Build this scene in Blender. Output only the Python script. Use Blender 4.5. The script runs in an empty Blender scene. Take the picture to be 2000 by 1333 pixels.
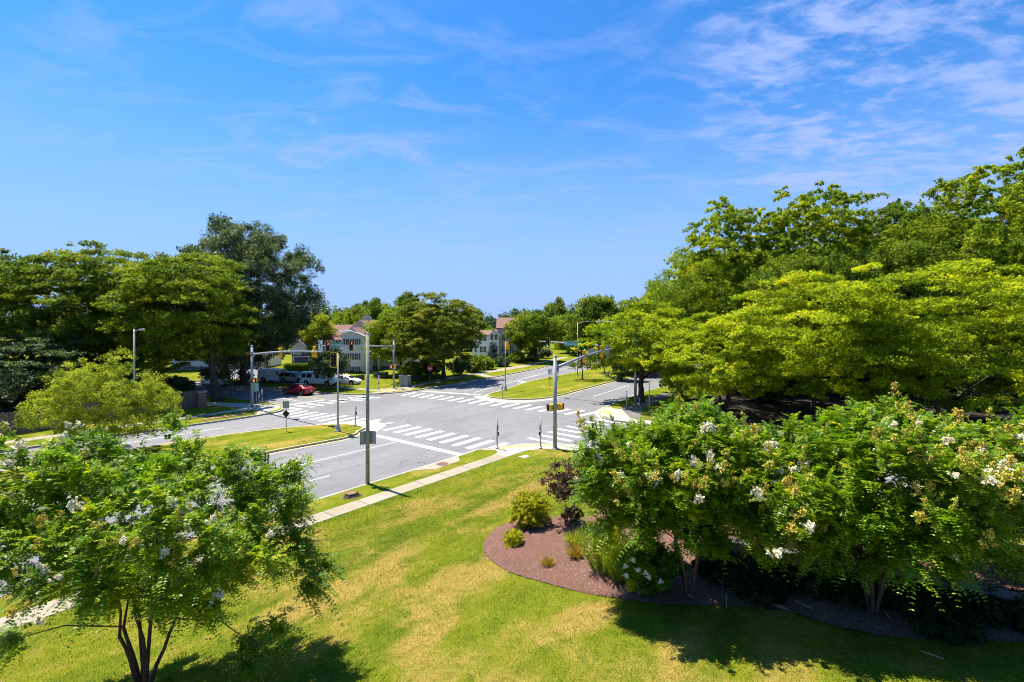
import bpy, bmesh, math, random
import numpy as np
from mathutils import Vector, Matrix, noise as mnoise
from mathutils.geometry import tessellate_polygon

sc = bpy.context.scene
col = sc.collection
R = math.radians

# ---------------------------------------------------------------- camera
cam_d = bpy.data.cameras.new('camera'); cam = bpy.data.objects.new('camera', cam_d); col.objects.link(cam)
cam.location = (0, 0, 10.0); cam.rotation_euler = (R(90), 0, 0)
cam_d.sensor_width = 36.0; cam_d.lens = 36.0*976/2000; cam_d.shift_y = -0.0208
cam_d.clip_start = 0.1; cam_d.clip_end = 3000
sc.camera = cam
# ---------------------------------------------------------------- light
SUN_AZ, SUN_EL = -52.0, 67.0      # azimuth clockwise from +Y
world = bpy.data.worlds.new("World"); sc.world = world; world.use_nodes = True
sun_d = bpy.data.lights.new('sun', 'SUN'); sun_d.energy = 5.0; sun_d.angle = R(0.5); sun_d.color = (1.0, 0.93, 0.80)
sun = bpy.data.objects.new('sun', sun_d); col.objects.link(sun)
sdir = Vector((math.sin(R(SUN_AZ))*math.cos(R(SUN_EL)), math.cos(R(SUN_AZ))*math.cos(R(SUN_EL)), math.sin(R(SUN_EL))))
sun.rotation_euler = sdir.to_track_quat('Z', 'Y').to_euler(); sun.location = (0, 0, 60)
sc.view_settings.view_transform = 'Standard'; sc.view_settings.look = 'None'
sc.view_settings.exposure = 1.12; sc.view_settings.gamma = 1.0
sc.cycles.max_bounces = 7; sc.cycles.diffuse_bounces = 5; sc.cycles.glossy_bounces = 2
sc.cycles.transmission_bounces = 3; sc.cycles.transparent_max_bounces = 4
sc.cycles.pixel_filter_type = 'BLACKMAN_HARRIS'; sc.cycles.filter_width = 1.0
sc.cycles.caustics_reflective = False; sc.cycles.caustics_refractive = False

def sky_world():
    nt = world.node_tree; N = nt.nodes; L = nt.links; N.clear()
    out = N.new('ShaderNodeOutputWorld'); bg = N.new('ShaderNodeBackground')
    sky = N.new('ShaderNodeTexSky'); sky.sky_type = 'NISHITA'; sky.sun_disc = False
    sky.sun_elevation = R(SUN_EL); sky.sun_rotation = R(SUN_AZ); sky.altitude = 0
    sky.air_density = 1.0; sky.dust_density = 0.6; sky.ozone_density = 2.0
    tc = N.new('ShaderNodeTexCoord')
    hs = N.new('ShaderNodeHueSaturation'); hs.inputs['Saturation'].default_value = 1.12
    L.new(sky.outputs[0], hs.inputs['Color'])
    tint = N.new('ShaderNodeMix'); tint.data_type = 'RGBA'; tint.blend_type = 'MULTIPLY'; tint.inputs[0].default_value = 1
    L.new(hs.outputs[0], tint.inputs[6]); tint.inputs[7].default_value = SKY_TINT
    sep = N.new('ShaderNodeSeparateXYZ'); L.new(tc.outputs['Generated'], sep.inputs[0])
    def m(op, a, b=None, c=None):
        n = N.new('ShaderNodeMath'); n.operation = op
        for i, q in enumerate((a, b, c)):
            if q is None: continue
            if isinstance(q, (int, float)): n.inputs[i].default_value = q
            else: L.new(q, n.inputs[i])
        return n.outputs[0]
    def mr(val, a, b, c=0, d=1):
        n = N.new('ShaderNodeMapRange'); n.interpolation_type = 'SMOOTHSTEP'; L.new(val, n.inputs[0])
        for i, q in enumerate((a, b, c, d)): n.inputs[i+1].default_value = q
        return n.outputs[0]
    def dotm(d, a, b):
        d = Vector(d).normalized(); n = N.new('ShaderNodeVectorMath'); n.operation = 'DOT_PRODUCT'
        L.new(tc.outputs['Generated'], n.inputs[0]); n.inputs[1].default_value = d
        return mr(n.outputs['Value'], a, b)
    # vertical gradient: clearer deep blue aloft, pale near the horizon
    z = m('MAXIMUM', sep.outputs[2], 0.03)
    comb = N.new('ShaderNodeCombineXYZ')
    L.new(m('DIVIDE', sep.outputs[0], m('ADD', z, 0.12)), comb.inputs[0]); L.new(m('DIVIDE', sep.outputs[1], m('ADD', z, 0.12)), comb.inputs[1])
    def noise(scale, rot, sx, sy, detail, rough, dist=0.0):
        mp = N.new('ShaderNodeMapping'); L.new(comb.outputs[0], mp.inputs[0])
        mp.inputs['Rotation'].default_value = (0, 0, R(rot)); mp.inputs['Scale'].default_value = (sx, sy, 1)
        n = N.new('ShaderNodeTexNoise'); n.inputs['Scale'].default_value = scale; n.inputs['Detail'].default_value = detail
        n.inputs['Roughness'].default_value = rough; n.inputs['Distortion'].default_value = dist
        L.new(mp.outputs[0], n.inputs['Vector']); return n.outputs['Fac']
    big = noise(1.1, 20, 1, 1, 3, .5)
    wisp = noise(2.4, -35, 1.0, 1.6, 7, .58, .9)
    rip = noise(8.0, 35, 1.0, 1.7, 8, .62, .4)
    reg_r = dotm((960, 976, 640), .90, .97)          # upper right bank
    c1 = m('MULTIPLY', mr(m('ADD', m('MULTIPLY', rip, .6), m('MULTIPLY', wisp, .6)), .50, .74), reg_r)
    reg_c = dotm((60, 976, 400), .80, .97)
    c2 = m('MULTIPLY', m('MULTIPLY', mr(m('ADD', m('MULTIPLY', wisp, .65), m('MULTIPLY', big, .45)), .50, .72), reg_c), .36)
    reg_l = dotm((-520, 976, 560), .90, .985)
    c3 = m('MULTIPLY', m('MULTIPLY', mr(wisp, .44, .68), reg_l), .30)
    cl = m('MINIMUM', m('ADD', m('ADD', m('MULTIPLY', c1, .8), c2), c3), .85)
    horiz = mr(sep.outputs[2], 0.0, 0.46, 1, 0)
    hz = N.new('ShaderNodeMix'); hz.data_type = 'RGBA'; L.new(m('MULTIPLY', horiz, .92), hz.inputs[0])
    L.new(tint.outputs[2], hz.inputs[6]); hz.inputs[7].default_value = SKY_LOW
    mix = N.new('ShaderNodeMix'); mix.data_type = 'RGBA'; L.new(cl, mix.inputs[0])
    L.new(hz.outputs[2], mix.inputs[6]); mix.inputs[7].default_value = CLOUD
    L.new(mix.outputs[2], bg.inputs[0]); bg.inputs[1].default_value = SKY_STR
    L.new(bg.outputs[0], out.inputs[0])
SKY_STR = 0.092
SKY_TINT = (0.26, 0.69, 1.05, 1); SKY_LOW = (2.0, 2.9, 5.3, 1); CLOUD = (2.3, 3.0, 5.3, 1)
sky_world()

# ---------------------------------------------------------------- helpers
U = Vector((.617, .787)); V = Vector((-.787, .617))
def at(px, py, z=0.0):
    Y = 976*(10-z)/(py-625.0); return ((px-1000)/976*Y, Y)
def uv(a, b): return (U.x*a+V.x*b, U.y*a+V.y*b)
def _sp(x): return 0.0 if x <= 0 else x*x/(x+2.0)
def terrain(X, Y):
    if Y > 45: return .15
    a = X*V.x+Y*V.y; b = X*U.x+Y*U.y
    s = _sp(22.2-a); w = 1.35*_sp(31.5-b)
    if s < 1e-3 or w < 1e-3: return .15
    return .15+.165*(s**-4+w**-4)**-.25
def on_ground(px, py, dz=0.0):
    Y = 20.0
    for _ in range(60):
        X = (px-1000)/976*Y; z = terrain(X, Y)+dz
        Y = .5*Y+.5*976*(10-z)/(py-625.0)
    return (px-1000)/976*Y, Y, terrain((px-1000)/976*Y, Y)

def tag(o, label=None, cat=None, group=None, kind=None):
    if label: o['label'] = label
    if cat: o['category'] = cat
    if group: o['group'] = group
    if kind: o['kind'] = kind
    return o
def thing(name, loc, rz=0.0, label=None, cat=None, group=None):
    o = bpy.data.objects.new(name, None); col.objects.link(o); o.location = loc; o.rotation_euler = (0, 0, rz)
    o.empty_display_size = .3
    return tag(o, label, cat, group)
def link(name, me, parent=None, mats=()):
    for m_ in mats: me.materials.append(m_)
    o = bpy.data.objects.new(name, me); col.objects.link(o)
    if parent: o.parent = parent
    return o
def copy_tree(o, parent=None):
    c = o.copy(); col.objects.link(c)
    if parent: c.parent = parent
    for ch in list(o.children): copy_tree(ch, c)
    return c

class MB:
    def __init__(s): s.v = []; s.f = []; s.m = []
    def add(s, vs, fs, mi=0):
        n = len(s.v); s.v += [tuple(p) for p in vs]; s.f += [tuple(i+n for i in f) for f in fs]; s.m += [mi]*len(fs); return s
    def box(s, c, d, mi=0, rz=0.0, taper=1.0):
        x, y, z = d[0]/2, d[1]/2, d[2]/2; vs = []
        for k in (-1, 1):
            t = taper if k > 0 else 1.0
            for (a, b) in ((-1, -1), (1, -1), (1, 1), (-1, 1)):
                X, Y = a*x*t, b*y*t
                vs.append((c[0]+X*math.cos(rz)-Y*math.sin(rz), c[1]+X*math.sin(rz)+Y*math.cos(rz), c[2]+k*z))
        return s.add(vs, [(0, 3, 2, 1), (4, 5, 6, 7), (0, 1, 5, 4), (1, 2, 6, 5), (2, 3, 7, 6), (3, 0, 4, 7)], mi)
    def tube(s, pts, rad, n=8, mi=0, cap=True):
        pts = [Vector(p) for p in pts]; vs = []; fs = []
        if not hasattr(rad, '__len__'): rad = [rad]*len(pts)
        ref = None
        for i, p in enumerate(pts):
            d = (pts[min(i+1, len(pts)-1)]-pts[max(i-1, 0)]).normalized()
            if ref is None: ref = Vector((1, 0, 0)) if abs(d.z) > .7 else Vector((0, 0, 1))
            a = (ref-d*ref.dot(d)).normalized(); b = d.cross(a); ref = a
            for k in range(n):
                t = 2*math.pi*k/n; vs.append(p+(a*math.cos(t)+b*math.sin(t))*rad[i])
        for i in range(len(pts)-1):
            for k in range(n):
                k2 = (k+1) % n; fs.append((i*n+k, i*n+k2, (i+1)*n+k2, (i+1)*n+k))
        if cap:
            fs.append(tuple(reversed(range(n)))); fs.append(tuple((len(pts)-1)*n+k for k in range(n)))
        return s.add(vs, fs, mi)
    def prism(s, poly, z0, z1, mi=0):
        n = len(poly); area = sum(poly[i][0]*poly[(i+1) % n][1]-poly[(i+1) % n][0]*poly[i][1] for i in range(n))
        if area < 0: poly = list(reversed(poly))
        tr = tessellate_polygon([[Vector((p[0], p[1], 0)) for p in poly]])
        vs = [(p[0], p[1], z0) for p in poly]+[(p[0], p[1], z1) for p in poly]
        fs = []
        for t in tr:
            a, b, c = (Vector(poly[k][:2]) for k in t)
            if (b-a).cross(c-a) < 0: t = (t[0], t[2], t[1])
            fs.append((t[0]+n, t[1]+n, t[2]+n)); fs.append((t[0], t[2], t[1]))
        for i in range(n):
            j = (i+1) % n; fs.append((i, j, j+n, i+n))
        return s.add(vs, fs, mi)
    def sheet(s, poly, z, mi=0):
        tr = tessellate_polygon([[Vector((p[0], p[1], 0)) for p in poly]]); fs = []
        for t in tr:
            a, b, c = (Vector(poly[k][:2]) for k in t)
            if (b-a).cross(c-a) < 0: t = (t[0], t[2], t[1])
            fs.append(tuple(t))
        return s.add([(p[0], p[1], z) for p in poly], fs, mi)
    def lathe(s, prof, n=16, c=(0, 0, 0), mi=0):
        vs = []; fs = []
        for (r, z) in prof:
            for k in range(n):
                t = 2*math.pi*k/n; vs.append((c[0]+r*math.cos(t), c[1]+r*math.sin(t), c[2]+z))
        for i in range(len(prof)-1):
            for k in range(n):
                k2 = (k+1) % n; fs.append((i*n+k, i*n+k2, (i+1)*n+k2, (i+1)*n+k))
        fs.append(tuple((len(prof)-1)*n+k for k in range(n)))
        return s.add(vs, fs, mi)
    def mesh(s, name, mats, smooth=False):
        me = bpy.data.meshes.new(name); me.from_pydata(s.v, [], s.f)
        for m_ in mats: me.materials.append(m_)
        me.polygons.foreach_set('material_index', s.m)
        if smooth: me.polygons.foreach_set('use_smooth', [True]*len(s.f))
        me.update(); return me
    def build(s, name, mats, parent=None, smooth=False, bevel=0):
        if not isinstance(mats, (list, tuple)): mats = [mats]
        o = link(name, s.mesh(name, mats, smooth), parent)
        if bevel:
            b = o.modifiers.new('bevel', 'BEVEL'); b.width = bevel; b.segments = 2; b.limit_method = 'ANGLE'
        return o

# ---------------------------------------------------------------- materials
def mat(name, color, rough=.6, metal=0.0, spec=.4, n_scale=0, n_amt=.2, bump=0, b_scale=30, coat=0, emit=None):
    m = bpy.data.materials.new(name); m.use_nodes = True; nt = m.node_tree; N, L = nt.nodes, nt.links
    p = N['Principled BSDF']; p.inputs['Base Color'].default_value = (*color, 1); p.inputs['Roughness'].default_value = rough
    p.inputs['Metallic'].default_value = metal; p.inputs['Specular IOR Level'].default_value = spec
    if coat: p.inputs['Coat Weight'].default_value = coat; p.inputs['Coat Roughness'].default_value = .05
    if emit: p.inputs['Emission Color'].default_value = (*emit[0], 1); p.inputs['Emission Strength'].default_value = emit[1]
    tc = N.new('ShaderNodeTexCoord')
    if n_scale:
        n = N.new('ShaderNodeTexNoise'); n.inputs['Scale'].default_value = n_scale; n.inputs['Detail'].default_value = 6; n.inputs['Roughness'].default_value = .65
        L.new(tc.outputs['Object'], n.inputs['Vector'])
        r = N.new('ShaderNodeMapRange'); L.new(n.outputs[0], r.inputs[0]); r.inputs[1].default_value = .3; r.inputs[2].default_value = .7
        r.inputs[3].default_value = 1-n_amt; r.inputs[4].default_value = 1+n_amt
        mx = N.new('ShaderNodeMix'); mx.data_type = 'RGBA'; mx.blend_type = 'MULTIPLY'; mx.inputs[0].default_value = 1
        mx.inputs[6].default_value = (*color, 1); L.new(r.outputs[0], mx.inputs[7]); L.new(mx.outputs[2], p.inputs['Base Color'])
    if bump:
        n = N.new('ShaderNodeTexNoise'); n.inputs['Scale'].default_value = b_scale; n.inputs['Detail'].default_value = 5
        L.new(tc.outputs['Object'], n.inputs['Vector']); b = N.new('ShaderNodeBump'); b.inputs['Strength'].default_value = bump
        b.inputs['Distance'].default_value = .02; L.new(n.outputs[0], b.inputs['Height']); L.new(b.outputs[0], p.inputs['Normal'])
    return m

class NT:
    """small node-graph helper"""
    def __init__(s, name):
        s.mt = bpy.data.materials.new(name); s.mt.use_nodes = True; s.nt = s.mt.node_tree; s.N, s.L = s.nt.nodes, s.nt.links
        s.p = s.N['Principled BSDF']; s.out = s.N['Material Output']
        g = s.N.new('ShaderNodeNewGeometry'); s.pos = g.outputs['Position']
    def set(s, i, q):
        if isinstance(q, (int, float)): i.default_value = q
        elif isinstance(q, tuple): i.default_value = (*q, 1) if len(q) == 3 and i.type == 'RGBA' else q
        else: s.L.new(q, i)
    def noise(s, scale, detail=4, rough=.6, vec=None, dist=0, rot=0, sc=(1, 1, 1)):
        mp = s.N.new('ShaderNodeMapping'); s.L.new(vec or s.pos, mp.inputs[0]); mp.inputs['Rotation'].default_value = (0, 0, rot); mp.inputs['Scale'].default_value = sc
        # rotate first, then stretch: use two mappings
        if rot:
            mp.inputs['Scale'].default_value = (1, 1, 1); m2 = s.N.new('ShaderNodeMapping'); s.L.new(mp.outputs[0], m2.inputs[0]); m2.inputs['Scale'].default_value = sc; mp = m2
        n = s.N.new('ShaderNodeTexNoise'); n.inputs['Scale'].default_value = scale; n.inputs['Detail'].default_value = detail
        n.inputs['Roughness'].default_value = rough; n.inputs['Distortion'].default_value = dist; s.L.new(mp.outputs[0], n.inputs['Vector']); return n.outputs['Fac']
    def m(s, op, a, b=None):
        n = s.N.new('ShaderNodeMath'); n.operation = op; s.set(n.inputs[0], a)
        if b is not None: s.set(n.inputs[1], b)
        return n.outputs[0]
    def mr(s, v, a, b, c=0.0, d=1.0):
        n = s.N.new('ShaderNodeMapRange'); n.interpolation_type = 'SMOOTHSTEP'; s.set(n.inputs[0], v)
        for i, q in enumerate((a, b, c, d)): n.inputs[i+1].default_value = q
        return n.outputs[0]
    def mix(s, f, a, b, mode='MIX'):
        n = s.N.new('ShaderNodeMix'); n.data_type = 'RGBA'; n.blend_type = mode
        s.set(n.inputs[0], f); s.set(n.inputs[6], a); s.set(n.inputs[7], b); return n.outputs[2]
    def bump(s, h, strength, dist=.02):
        b = s.N.new('ShaderNodeBump'); b.inputs['Strength'].default_value = strength; b.inputs['Distance'].default_value = dist
        s.L.new(h, b.inputs['Height']); s.L.new(b.outputs[0], s.p.inputs['Normal'])
    def base(s, c, rough=.8, spec=.2):
        s.set(s.p.inputs['Base Color'], c); s.set(s.p.inputs['Roughness'], rough); s.p.inputs['Specular IOR Level'].default_value = spec

ROT_U = -math.atan2(.787, .617)   # rotates the main road's direction onto +X
DRY = [(*on_ground(905, 1130)[:2], 3.6, 1.4, .17), (*on_ground(1150, 1200)[:2], 1.1, .8, .26), (*on_ground(1000, 970)[:2], 4.5, .9, .10), (*on_ground(620, 1180)[:2], 2.5, .8, .10), (*on_ground(830, 1240)[:2], 1.6, .6, .12)]
def grass_color(g, dry=.5):
    """mown summer lawn: bright green, straw-coloured drought patches, faint mowing bands along the road"""
    big = g.noise(.16, 5, .6, dist=.6); mid = g.noise(.75, 6, .68, dist=.4); fine = g.noise(9, 4, .7)
    band = g.noise(.55, 3, .5, rot=ROT_U, sc=(.10, 1, 1), dist=.2)
    green = g.mix(g.mr(mid, .35, .65), (.060, .105, .003), (.130, .175, .004))
    green = g.mix(g.mr(band, .35, .65), green, (.170, .190, .006))
    straw = g.mix(g.mr(fine, .3, .7), (.30, .185, .042), (.45, .30, .095))
    d = g.m('ADD', g.m('ADD', g.m('MULTIPLY', big, .55), g.m('MULTIPLY', mid, .40)), g.m('MULTIPLY', band, .25))
    for (cx, cy, rx, ry, am) in DRY:
        vm = g.N.new('ShaderNodeMapping'); vm.vector_type = 'TEXTURE'; vm.inputs['Location'].default_value = (cx, cy, 0); vm.inputs['Rotation'].default_value = (0, 0, -ROT_U); vm.inputs['Scale'].default_value = (rx, ry, 50)
        g.L.new(g.pos, vm.inputs[0]); ln = g.N.new('ShaderNodeVectorMath'); ln.operation = 'LENGTH'; g.L.new(vm.outputs[0], ln.inputs[0])
        d = g.m('ADD', d, g.mr(ln.outputs['Value'], .2, 1.25, am, 0))
    f = g.mr(d, .72-.24*dry, .86-.24*dry)
    c = g.mix(g.m('MULTIPLY', f, .82), green, straw)
    cl = g.noise(3.0, 5, .75); c = g.mix(g.mr(cl, .50, .68, 0, .50), c, (.045, .085, .004)); c = g.mix(g.mr(cl, .50, .30, 0, .40), c, (.30, .24, .05))
    gr = g.noise(34, 3, .8); c = g.mix(g.mr(gr, .42, .70, 0, .60), c, (.035, .050, .003)); c = g.mix(g.mr(gr, .55, .30, 0, .35), c, (.42, .40, .12))
    return c, fine
def grass_mat(name, dry):
    g = NT(name); c, f = grass_color(g, dry); g.base(c, .9, .0); g.bump(g.noise(22, 5, .75), .9, .06); return g.mt
M = {}
M['grass'] = grass_mat('mown_grass', .60)
M['grass_green'] = grass_mat('verge_grass', .45)
M['grass_left'] = grass_mat('left_verge_grass', .42)  # slightly less dry grass for the left lawn
def asphalt_mat():
    g = NT('worn_asphalt')
    big = g.noise(.07, 5, .6, dist=.5); mid = g.noise(.9, 6, .7); fine = g.noise(45, 3, .8)
    strk = g.noise(.8, 4, .6, rot=ROT_U, sc=(.05, 1, 1)); 
    c = g.mix(g.mr(big, .3, .7), (.150, .147, .153), (.205, .200, .206))
    c = g.mix(g.mr(mid, .35, .75, 0, .35), c, (.12, .118, .122))
    c = g.mix(g.mr(strk, .48, .72, 0, .50), c, (.105, .103, .108))
    st2 = g.noise(2.6, 4, .6, rot=ROT_U, sc=(.03, 1, 1)); c = g.mix(g.mr(st2, .50, .70, 0, .42), c, (.10, .098, .102))
    pat = g.N.new('ShaderNodeTexVoronoi'); pat.inputs['Scale'].default_value = .085; pat.distance = 'CHEBYCHEV'; g.L.new(g.pos, pat.inputs['Vector'])
    sx = g.N.new('ShaderNodeSeparateColor'); g.L.new(pat.outputs['Color'], sx.inputs[0]); c = g.mix(g.mr(sx.outputs[0], .70, .72, 0, .28), c, (.12, .118, .122))
    c = g.mix(g.mr(g.noise(1.7, 3, .5), .66, .74, 0, .5), c, (.075, .073, .075))
    c = g.mix(g.mr(fine, .4, .8, 0, .45), c, (.24, .24, .25))
    # fine cracks
    vo = g.N.new('ShaderNodeTexVoronoi'); vo.feature = 'DISTANCE_TO_EDGE'; vo.inputs['Scale'].default_value = .16
    w = g.N.new('ShaderNodeVectorMath'); w.operation = 'ADD'; nn = g.N.new('ShaderNodeTexNoise'); nn.inputs['Scale'].default_value = .5; nn.inputs['Detail'].default_value = 6
    g.L.new(g.pos, nn.inputs['Vector']); sc_ = g.N.new('ShaderNodeVectorMath'); sc_.operation = 'SCALE'; sc_.inputs['Scale'].default_value = 3.0
    g.L.new(nn.outputs['Color'], sc_.inputs[0]); g.L.new(sc_.outputs[0], w.inputs[0]); g.L.new(g.pos, w.inputs[1]); g.L.new(w.outputs[0], vo.inputs['Vector'])
    cr = g.m('MULTIPLY', g.mr(vo.outputs['Distance'], .0, .012, 1, 0), g.mr(g.noise(.11, 3), .46, .58, 0, .45))
    c = g.mix(cr, c, (.035, .035, .04))
    g.base(c, .85, .25); g.bump(fine, .25, .01); return g.mt
M['asphalt'] = asphalt_mat()
def conc_mat(name, a, b, joint=0):
    g = NT(name); c = g.mix(g.mr(g.noise(.5, 5, .65), .3, .7), a, b); c = g.mix(g.mr(g.noise(14, 4, .7), .4, .8, 0, .4), c, tuple(q*.72 for q in a))
    if joint:
        wv = g.N.new('ShaderNodeTexWave'); wv.inputs['Scale'].default_value = .155/joint*1.5; mp = g.N.new('ShaderNodeMapping'); mp.inputs['Rotation'].default_value = (0, 0, ROT_U)
        g.L.new(g.pos, mp.inputs[0]); g.L.new(mp.outputs[0], wv.inputs['Vector']); c = g.mix(g.mr(wv.outputs['Fac'], 0, .012, .55, 0), c, tuple(q*.35 for q in a))
    g.base(c, .85, .25); g.bump(g.noise(40, 3, .7), .15, .01); return g.mt
M['concrete'] = conc_mat('sidewalk_concrete', (.27, .23, .165), (.33, .285, .215), 1.5)
M['kerb'] = conc_mat('kerb_concrete', (.30, .275, .23), (.38, .35, .29))
M['pad'] = conc_mat('corner_concrete', (.33, .30, .26), (.39, .365, .32))
M['kerb_yellow'] = conc_mat('faded_yellow_kerb', (.36, .30, .17), (.42, .36, .22))
M['shade_concrete'] = conc_mat('shade_darkened_concrete', (.13, .115, .11), (.17, .155, .145))  # concrete with tree shade darkened into its colour
def paint_mat():
    g = NT('road_paint'); wear = g.m('MAXIMUM', g.mr(g.noise(3.2, 8, .8), .50, .68, 0, .75), g.mr(g.noise(.6, 4, .6), .5, .75, 0, .45))
    g.base(g.mix(wear, (.56, .56, .55), (.17, .17, .18)), .7, .3); return g.mt
M['paint'] = paint_mat()
g = NT('yellow_line_paint'); g.base(g.mix(g.mr(g.noise(2.5, 6, .7), .45, .7, 0, .7), (.50, .36, .12), (.18, .175, .17)), .7, .3); M['ypaint'] = g.mt
M['tactile'] = mat('tactile_yellow', (.52, .38, .09), .7, n_scale=3, n_amt=.2)
def mulch_mat():
    g = NT('bark_mulch'); vo = g.N.new('ShaderNodeTexVoronoi'); vo.inputs['Scale'].default_value = 26; g.L.new(g.pos, vo.inputs['Vector'])
    c = g.mix(g.mr(g.noise(30, 5, .75), .35, .7), (.10, .05, .036), (.29, .165, .125)); c = g.mix(g.mr(g.noise(1.1, 4), .4, .7, 0, .5), c, (.20, .105, .085))
    c = g.mix(g.mr(vo.outputs['Distance'], 0, .5, .5, 0), c, (.035, .016, .013)); g.base(c, .95, .1); g.bump(g.noise(35, 5, .8), 1.0, .05); return g.mt
M['mulch'] = mulch_mat()
M['dirt'] = mat('bare_dirt', (.20, .12, .075), .95, n_scale=4, n_amt=.35, bump=.5)
M['soil'] = mat('dark_soil', (.07, .05, .032), .95, n_scale=2, n_amt=.4, bump=.5)  # plain dark brown soil colour

# ---------------------------------------------------------------- setting
def smooth_line(pts, step=1.0):
    """Catmull-Rom through the points, resampled"""
    P = [Vector(p) for p in pts]; P = [P[0]*2-P[1]]+P+[P[-1]*2-P[-2]]; out = []
    for i in range(1, len(P)-2):
        a, b, c, d = P[i-1:i+3]; n = max(1, min(12, int((c-b).length/step)))
        for k in range(n):
            t = k/n
            out.append(tuple(.5*((2*b)+(c-a)*t+(2*a-5*b+4*c-d)*t*t+(3*b-a-3*c+d)*t**3)))
    out.append(tuple(P[-2])); return out
def offset_line(line, d):
    out = []; n = len(line)
    for i in range(n):
        a = Vector(line[max(i-1, 0)]); b = Vector(line[min(i+1, n-1)]); t = (b-a).normalized()
        out.append((line[i][0]-t.y*d, line[i][1]+t.x*d))
    return out
def ribbon(mb, a, b, z0, z1, mi=0):
    """solid strip between two lines"""
    n = len(a); vs = []; fs = []
    for p, q in zip(a, b): vs += [(p[0], p[1], z0), (q[0], q[1], z0), (q[0], q[1], z1), (p[0], p[1], z1)]
    for i in range(n-1):
        o, w = i*4, (i+1)*4
        fs += [(o+3, o+2, w+2, w+3), (o, o+3, w+3, w), (o+2, o+1, w+1, w+2)]
    fs += [(0, 1, 2, 3), ((n-1)*4+3, (n-1)*4+2, (n-1)*4+1, (n-1)*4)]
    return mb.add(vs, fs, mi)
def drape(name, poly, fn, step, m_, parent=None, holes=None):
    """polygon cut along a square net and laid on fn(x, y)"""
    bm = bmesh.new(); vs = [bm.verts.new((p[0], p[1], 0)) for p in poly]; bm.faces.new(vs)
    bmesh.ops.triangulate(bm, faces=bm.faces[:])
    xs = [p[0] for p in poly]; ys = [p[1] for p in poly]
    def cuts(lo, hi, st):
        q = math.floor(lo/st)*st+st*.37
        while q < hi:
            if q > lo: yield q
            q += st
    for x in cuts(min(xs), max(xs), step): bmesh.ops.bisect_plane(bm, geom=bm.verts[:]+bm.edges[:]+bm.faces[:], plane_co=(x, 0, 0), plane_no=(1, 0, 0))
    for y in cuts(min(ys), max(ys), step): bmesh.ops.bisect_plane(bm, geom=bm.verts[:]+bm.edges[:]+bm.faces[:], plane_co=(0, y, 0), plane_no=(0, 1, 0))
    for v_ in bm.verts: v_.co.z = fn(v_.co.x, v_.co.y)
    bmesh.ops.recalc_face_normals(bm, faces=bm.faces[:])
    for f in bm.faces:
        if f.normal.z < 0: f.normal_flip()
        f.smooth = True
    me = bpy.data.meshes.new(name); bm.to_mesh(me); bm.free(); me.materials.append(m_)
    return link(name, me, parent)
def struct(o): o['kind'] = 'structure'; return o

# ground to the horizon and the asphalt on it
mb = MB(); mb.sheet([(-1500, -300), (1500, -300), (1500, 2500), (-1500, 2500)], -.06); struct(mb.build('ground', M['grass_green']))
mb = MB(); mb.sheet([(-130, 5), (90, 5), (110, 190), (-130, 190)], 0.0); struct(mb.build('road', M['asphalt']))

K_near = smooth_line([uv(-40, 25.4), uv(-10, 25.4), uv(14, 25.4), uv(26.8, 25.4), at(931, 882), at(976, 877), at(1019, 871), at(1069, 871), at(1125, 873), uv(34.6, 18.5), uv(34.6, 10), uv(34.6, -5), uv(34.6, -40)])
K_left = smooth_line([uv(-60, 53.6), uv(-30, 53.6), uv(8, 53.5), uv(17.7, 52.9), uv(24.3, 52.8), (-25.3, 54.2), (-25.9, 56.2), at(544, 793), at(485, 784), at(403, 775), (-58, 72), (-90, 85)])
K_far = smooth_line([(-110, 105), (-80, 93), at(403, 748), at(450, 754), at(522, 759), at(620, 768), at(690, 772.5), at(726, 771.5), at(757, 770), at(800, 766), at(890, 751), at(966, 738), at(1047, 722), at(1077, 715), (24, 138), (45, 180)])
K_right = smooth_line([(90, 125), (48, 104), at(1320, 751), at(1258, 767), at(1224, 781), at(1190, 794), at(1171, 804), at(1173, 814), uv(44.9, 22.6), uv(44.9, 15), uv(45, 0), uv(45, -60)])
I_low = smooth_line([uv(-60, 37.6), uv(-20, 37.5), uv(5, 37.4), uv(18, 37.4), uv(24.5, 36.9), at(700, 845), at(713, 839), at(697, 834), at(675, 831.5), at(600, 835), at(500, 845), at(403, 858), uv(14, 46.2), uv(-20, 46.3), uv(-60, 46.3)])
I_up = smooth_line([(50, 128), (34, 106), at(1236, 738), at(1205, 744), at(1137, 762), at(1079, 777), at(1025, 782), at(980, 780.5), at(958, 777.5), at(951, 773), at(968, 768), at(990, 761), at(1047, 744), at(1142, 725), at(1160, 721), (33, 130), (42, 145)])

def block(name, line, close, mm, z=.15):
    mb = MB(); mb.prism([tuple(p) for p in line]+close, -.05, z); return struct(mb.build(name, mm))
block('left_lawn', K_left, [(-160, 60), (-140, 5), (-90, 5)], M['grass_left'])
block('far_lawn', K_far, [(60, 330), (-300, 330), (-300, 100)], M['grass_green'])
block('right_lawn', K_right, [(90, 10), (260, 60), (260, 330), (120, 330)], M['grass_green'])
block('lower_median', I_low, [], M['grass']); block('upper_median', I_up, [], M['grass_green'])
near_poly = [tuple(p) for p in K_near]+[(45, -30), (-50, -30)]
lawn = struct(drape('lawn', [p for p in near_poly], terrain, .8, M['grass']))
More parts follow.
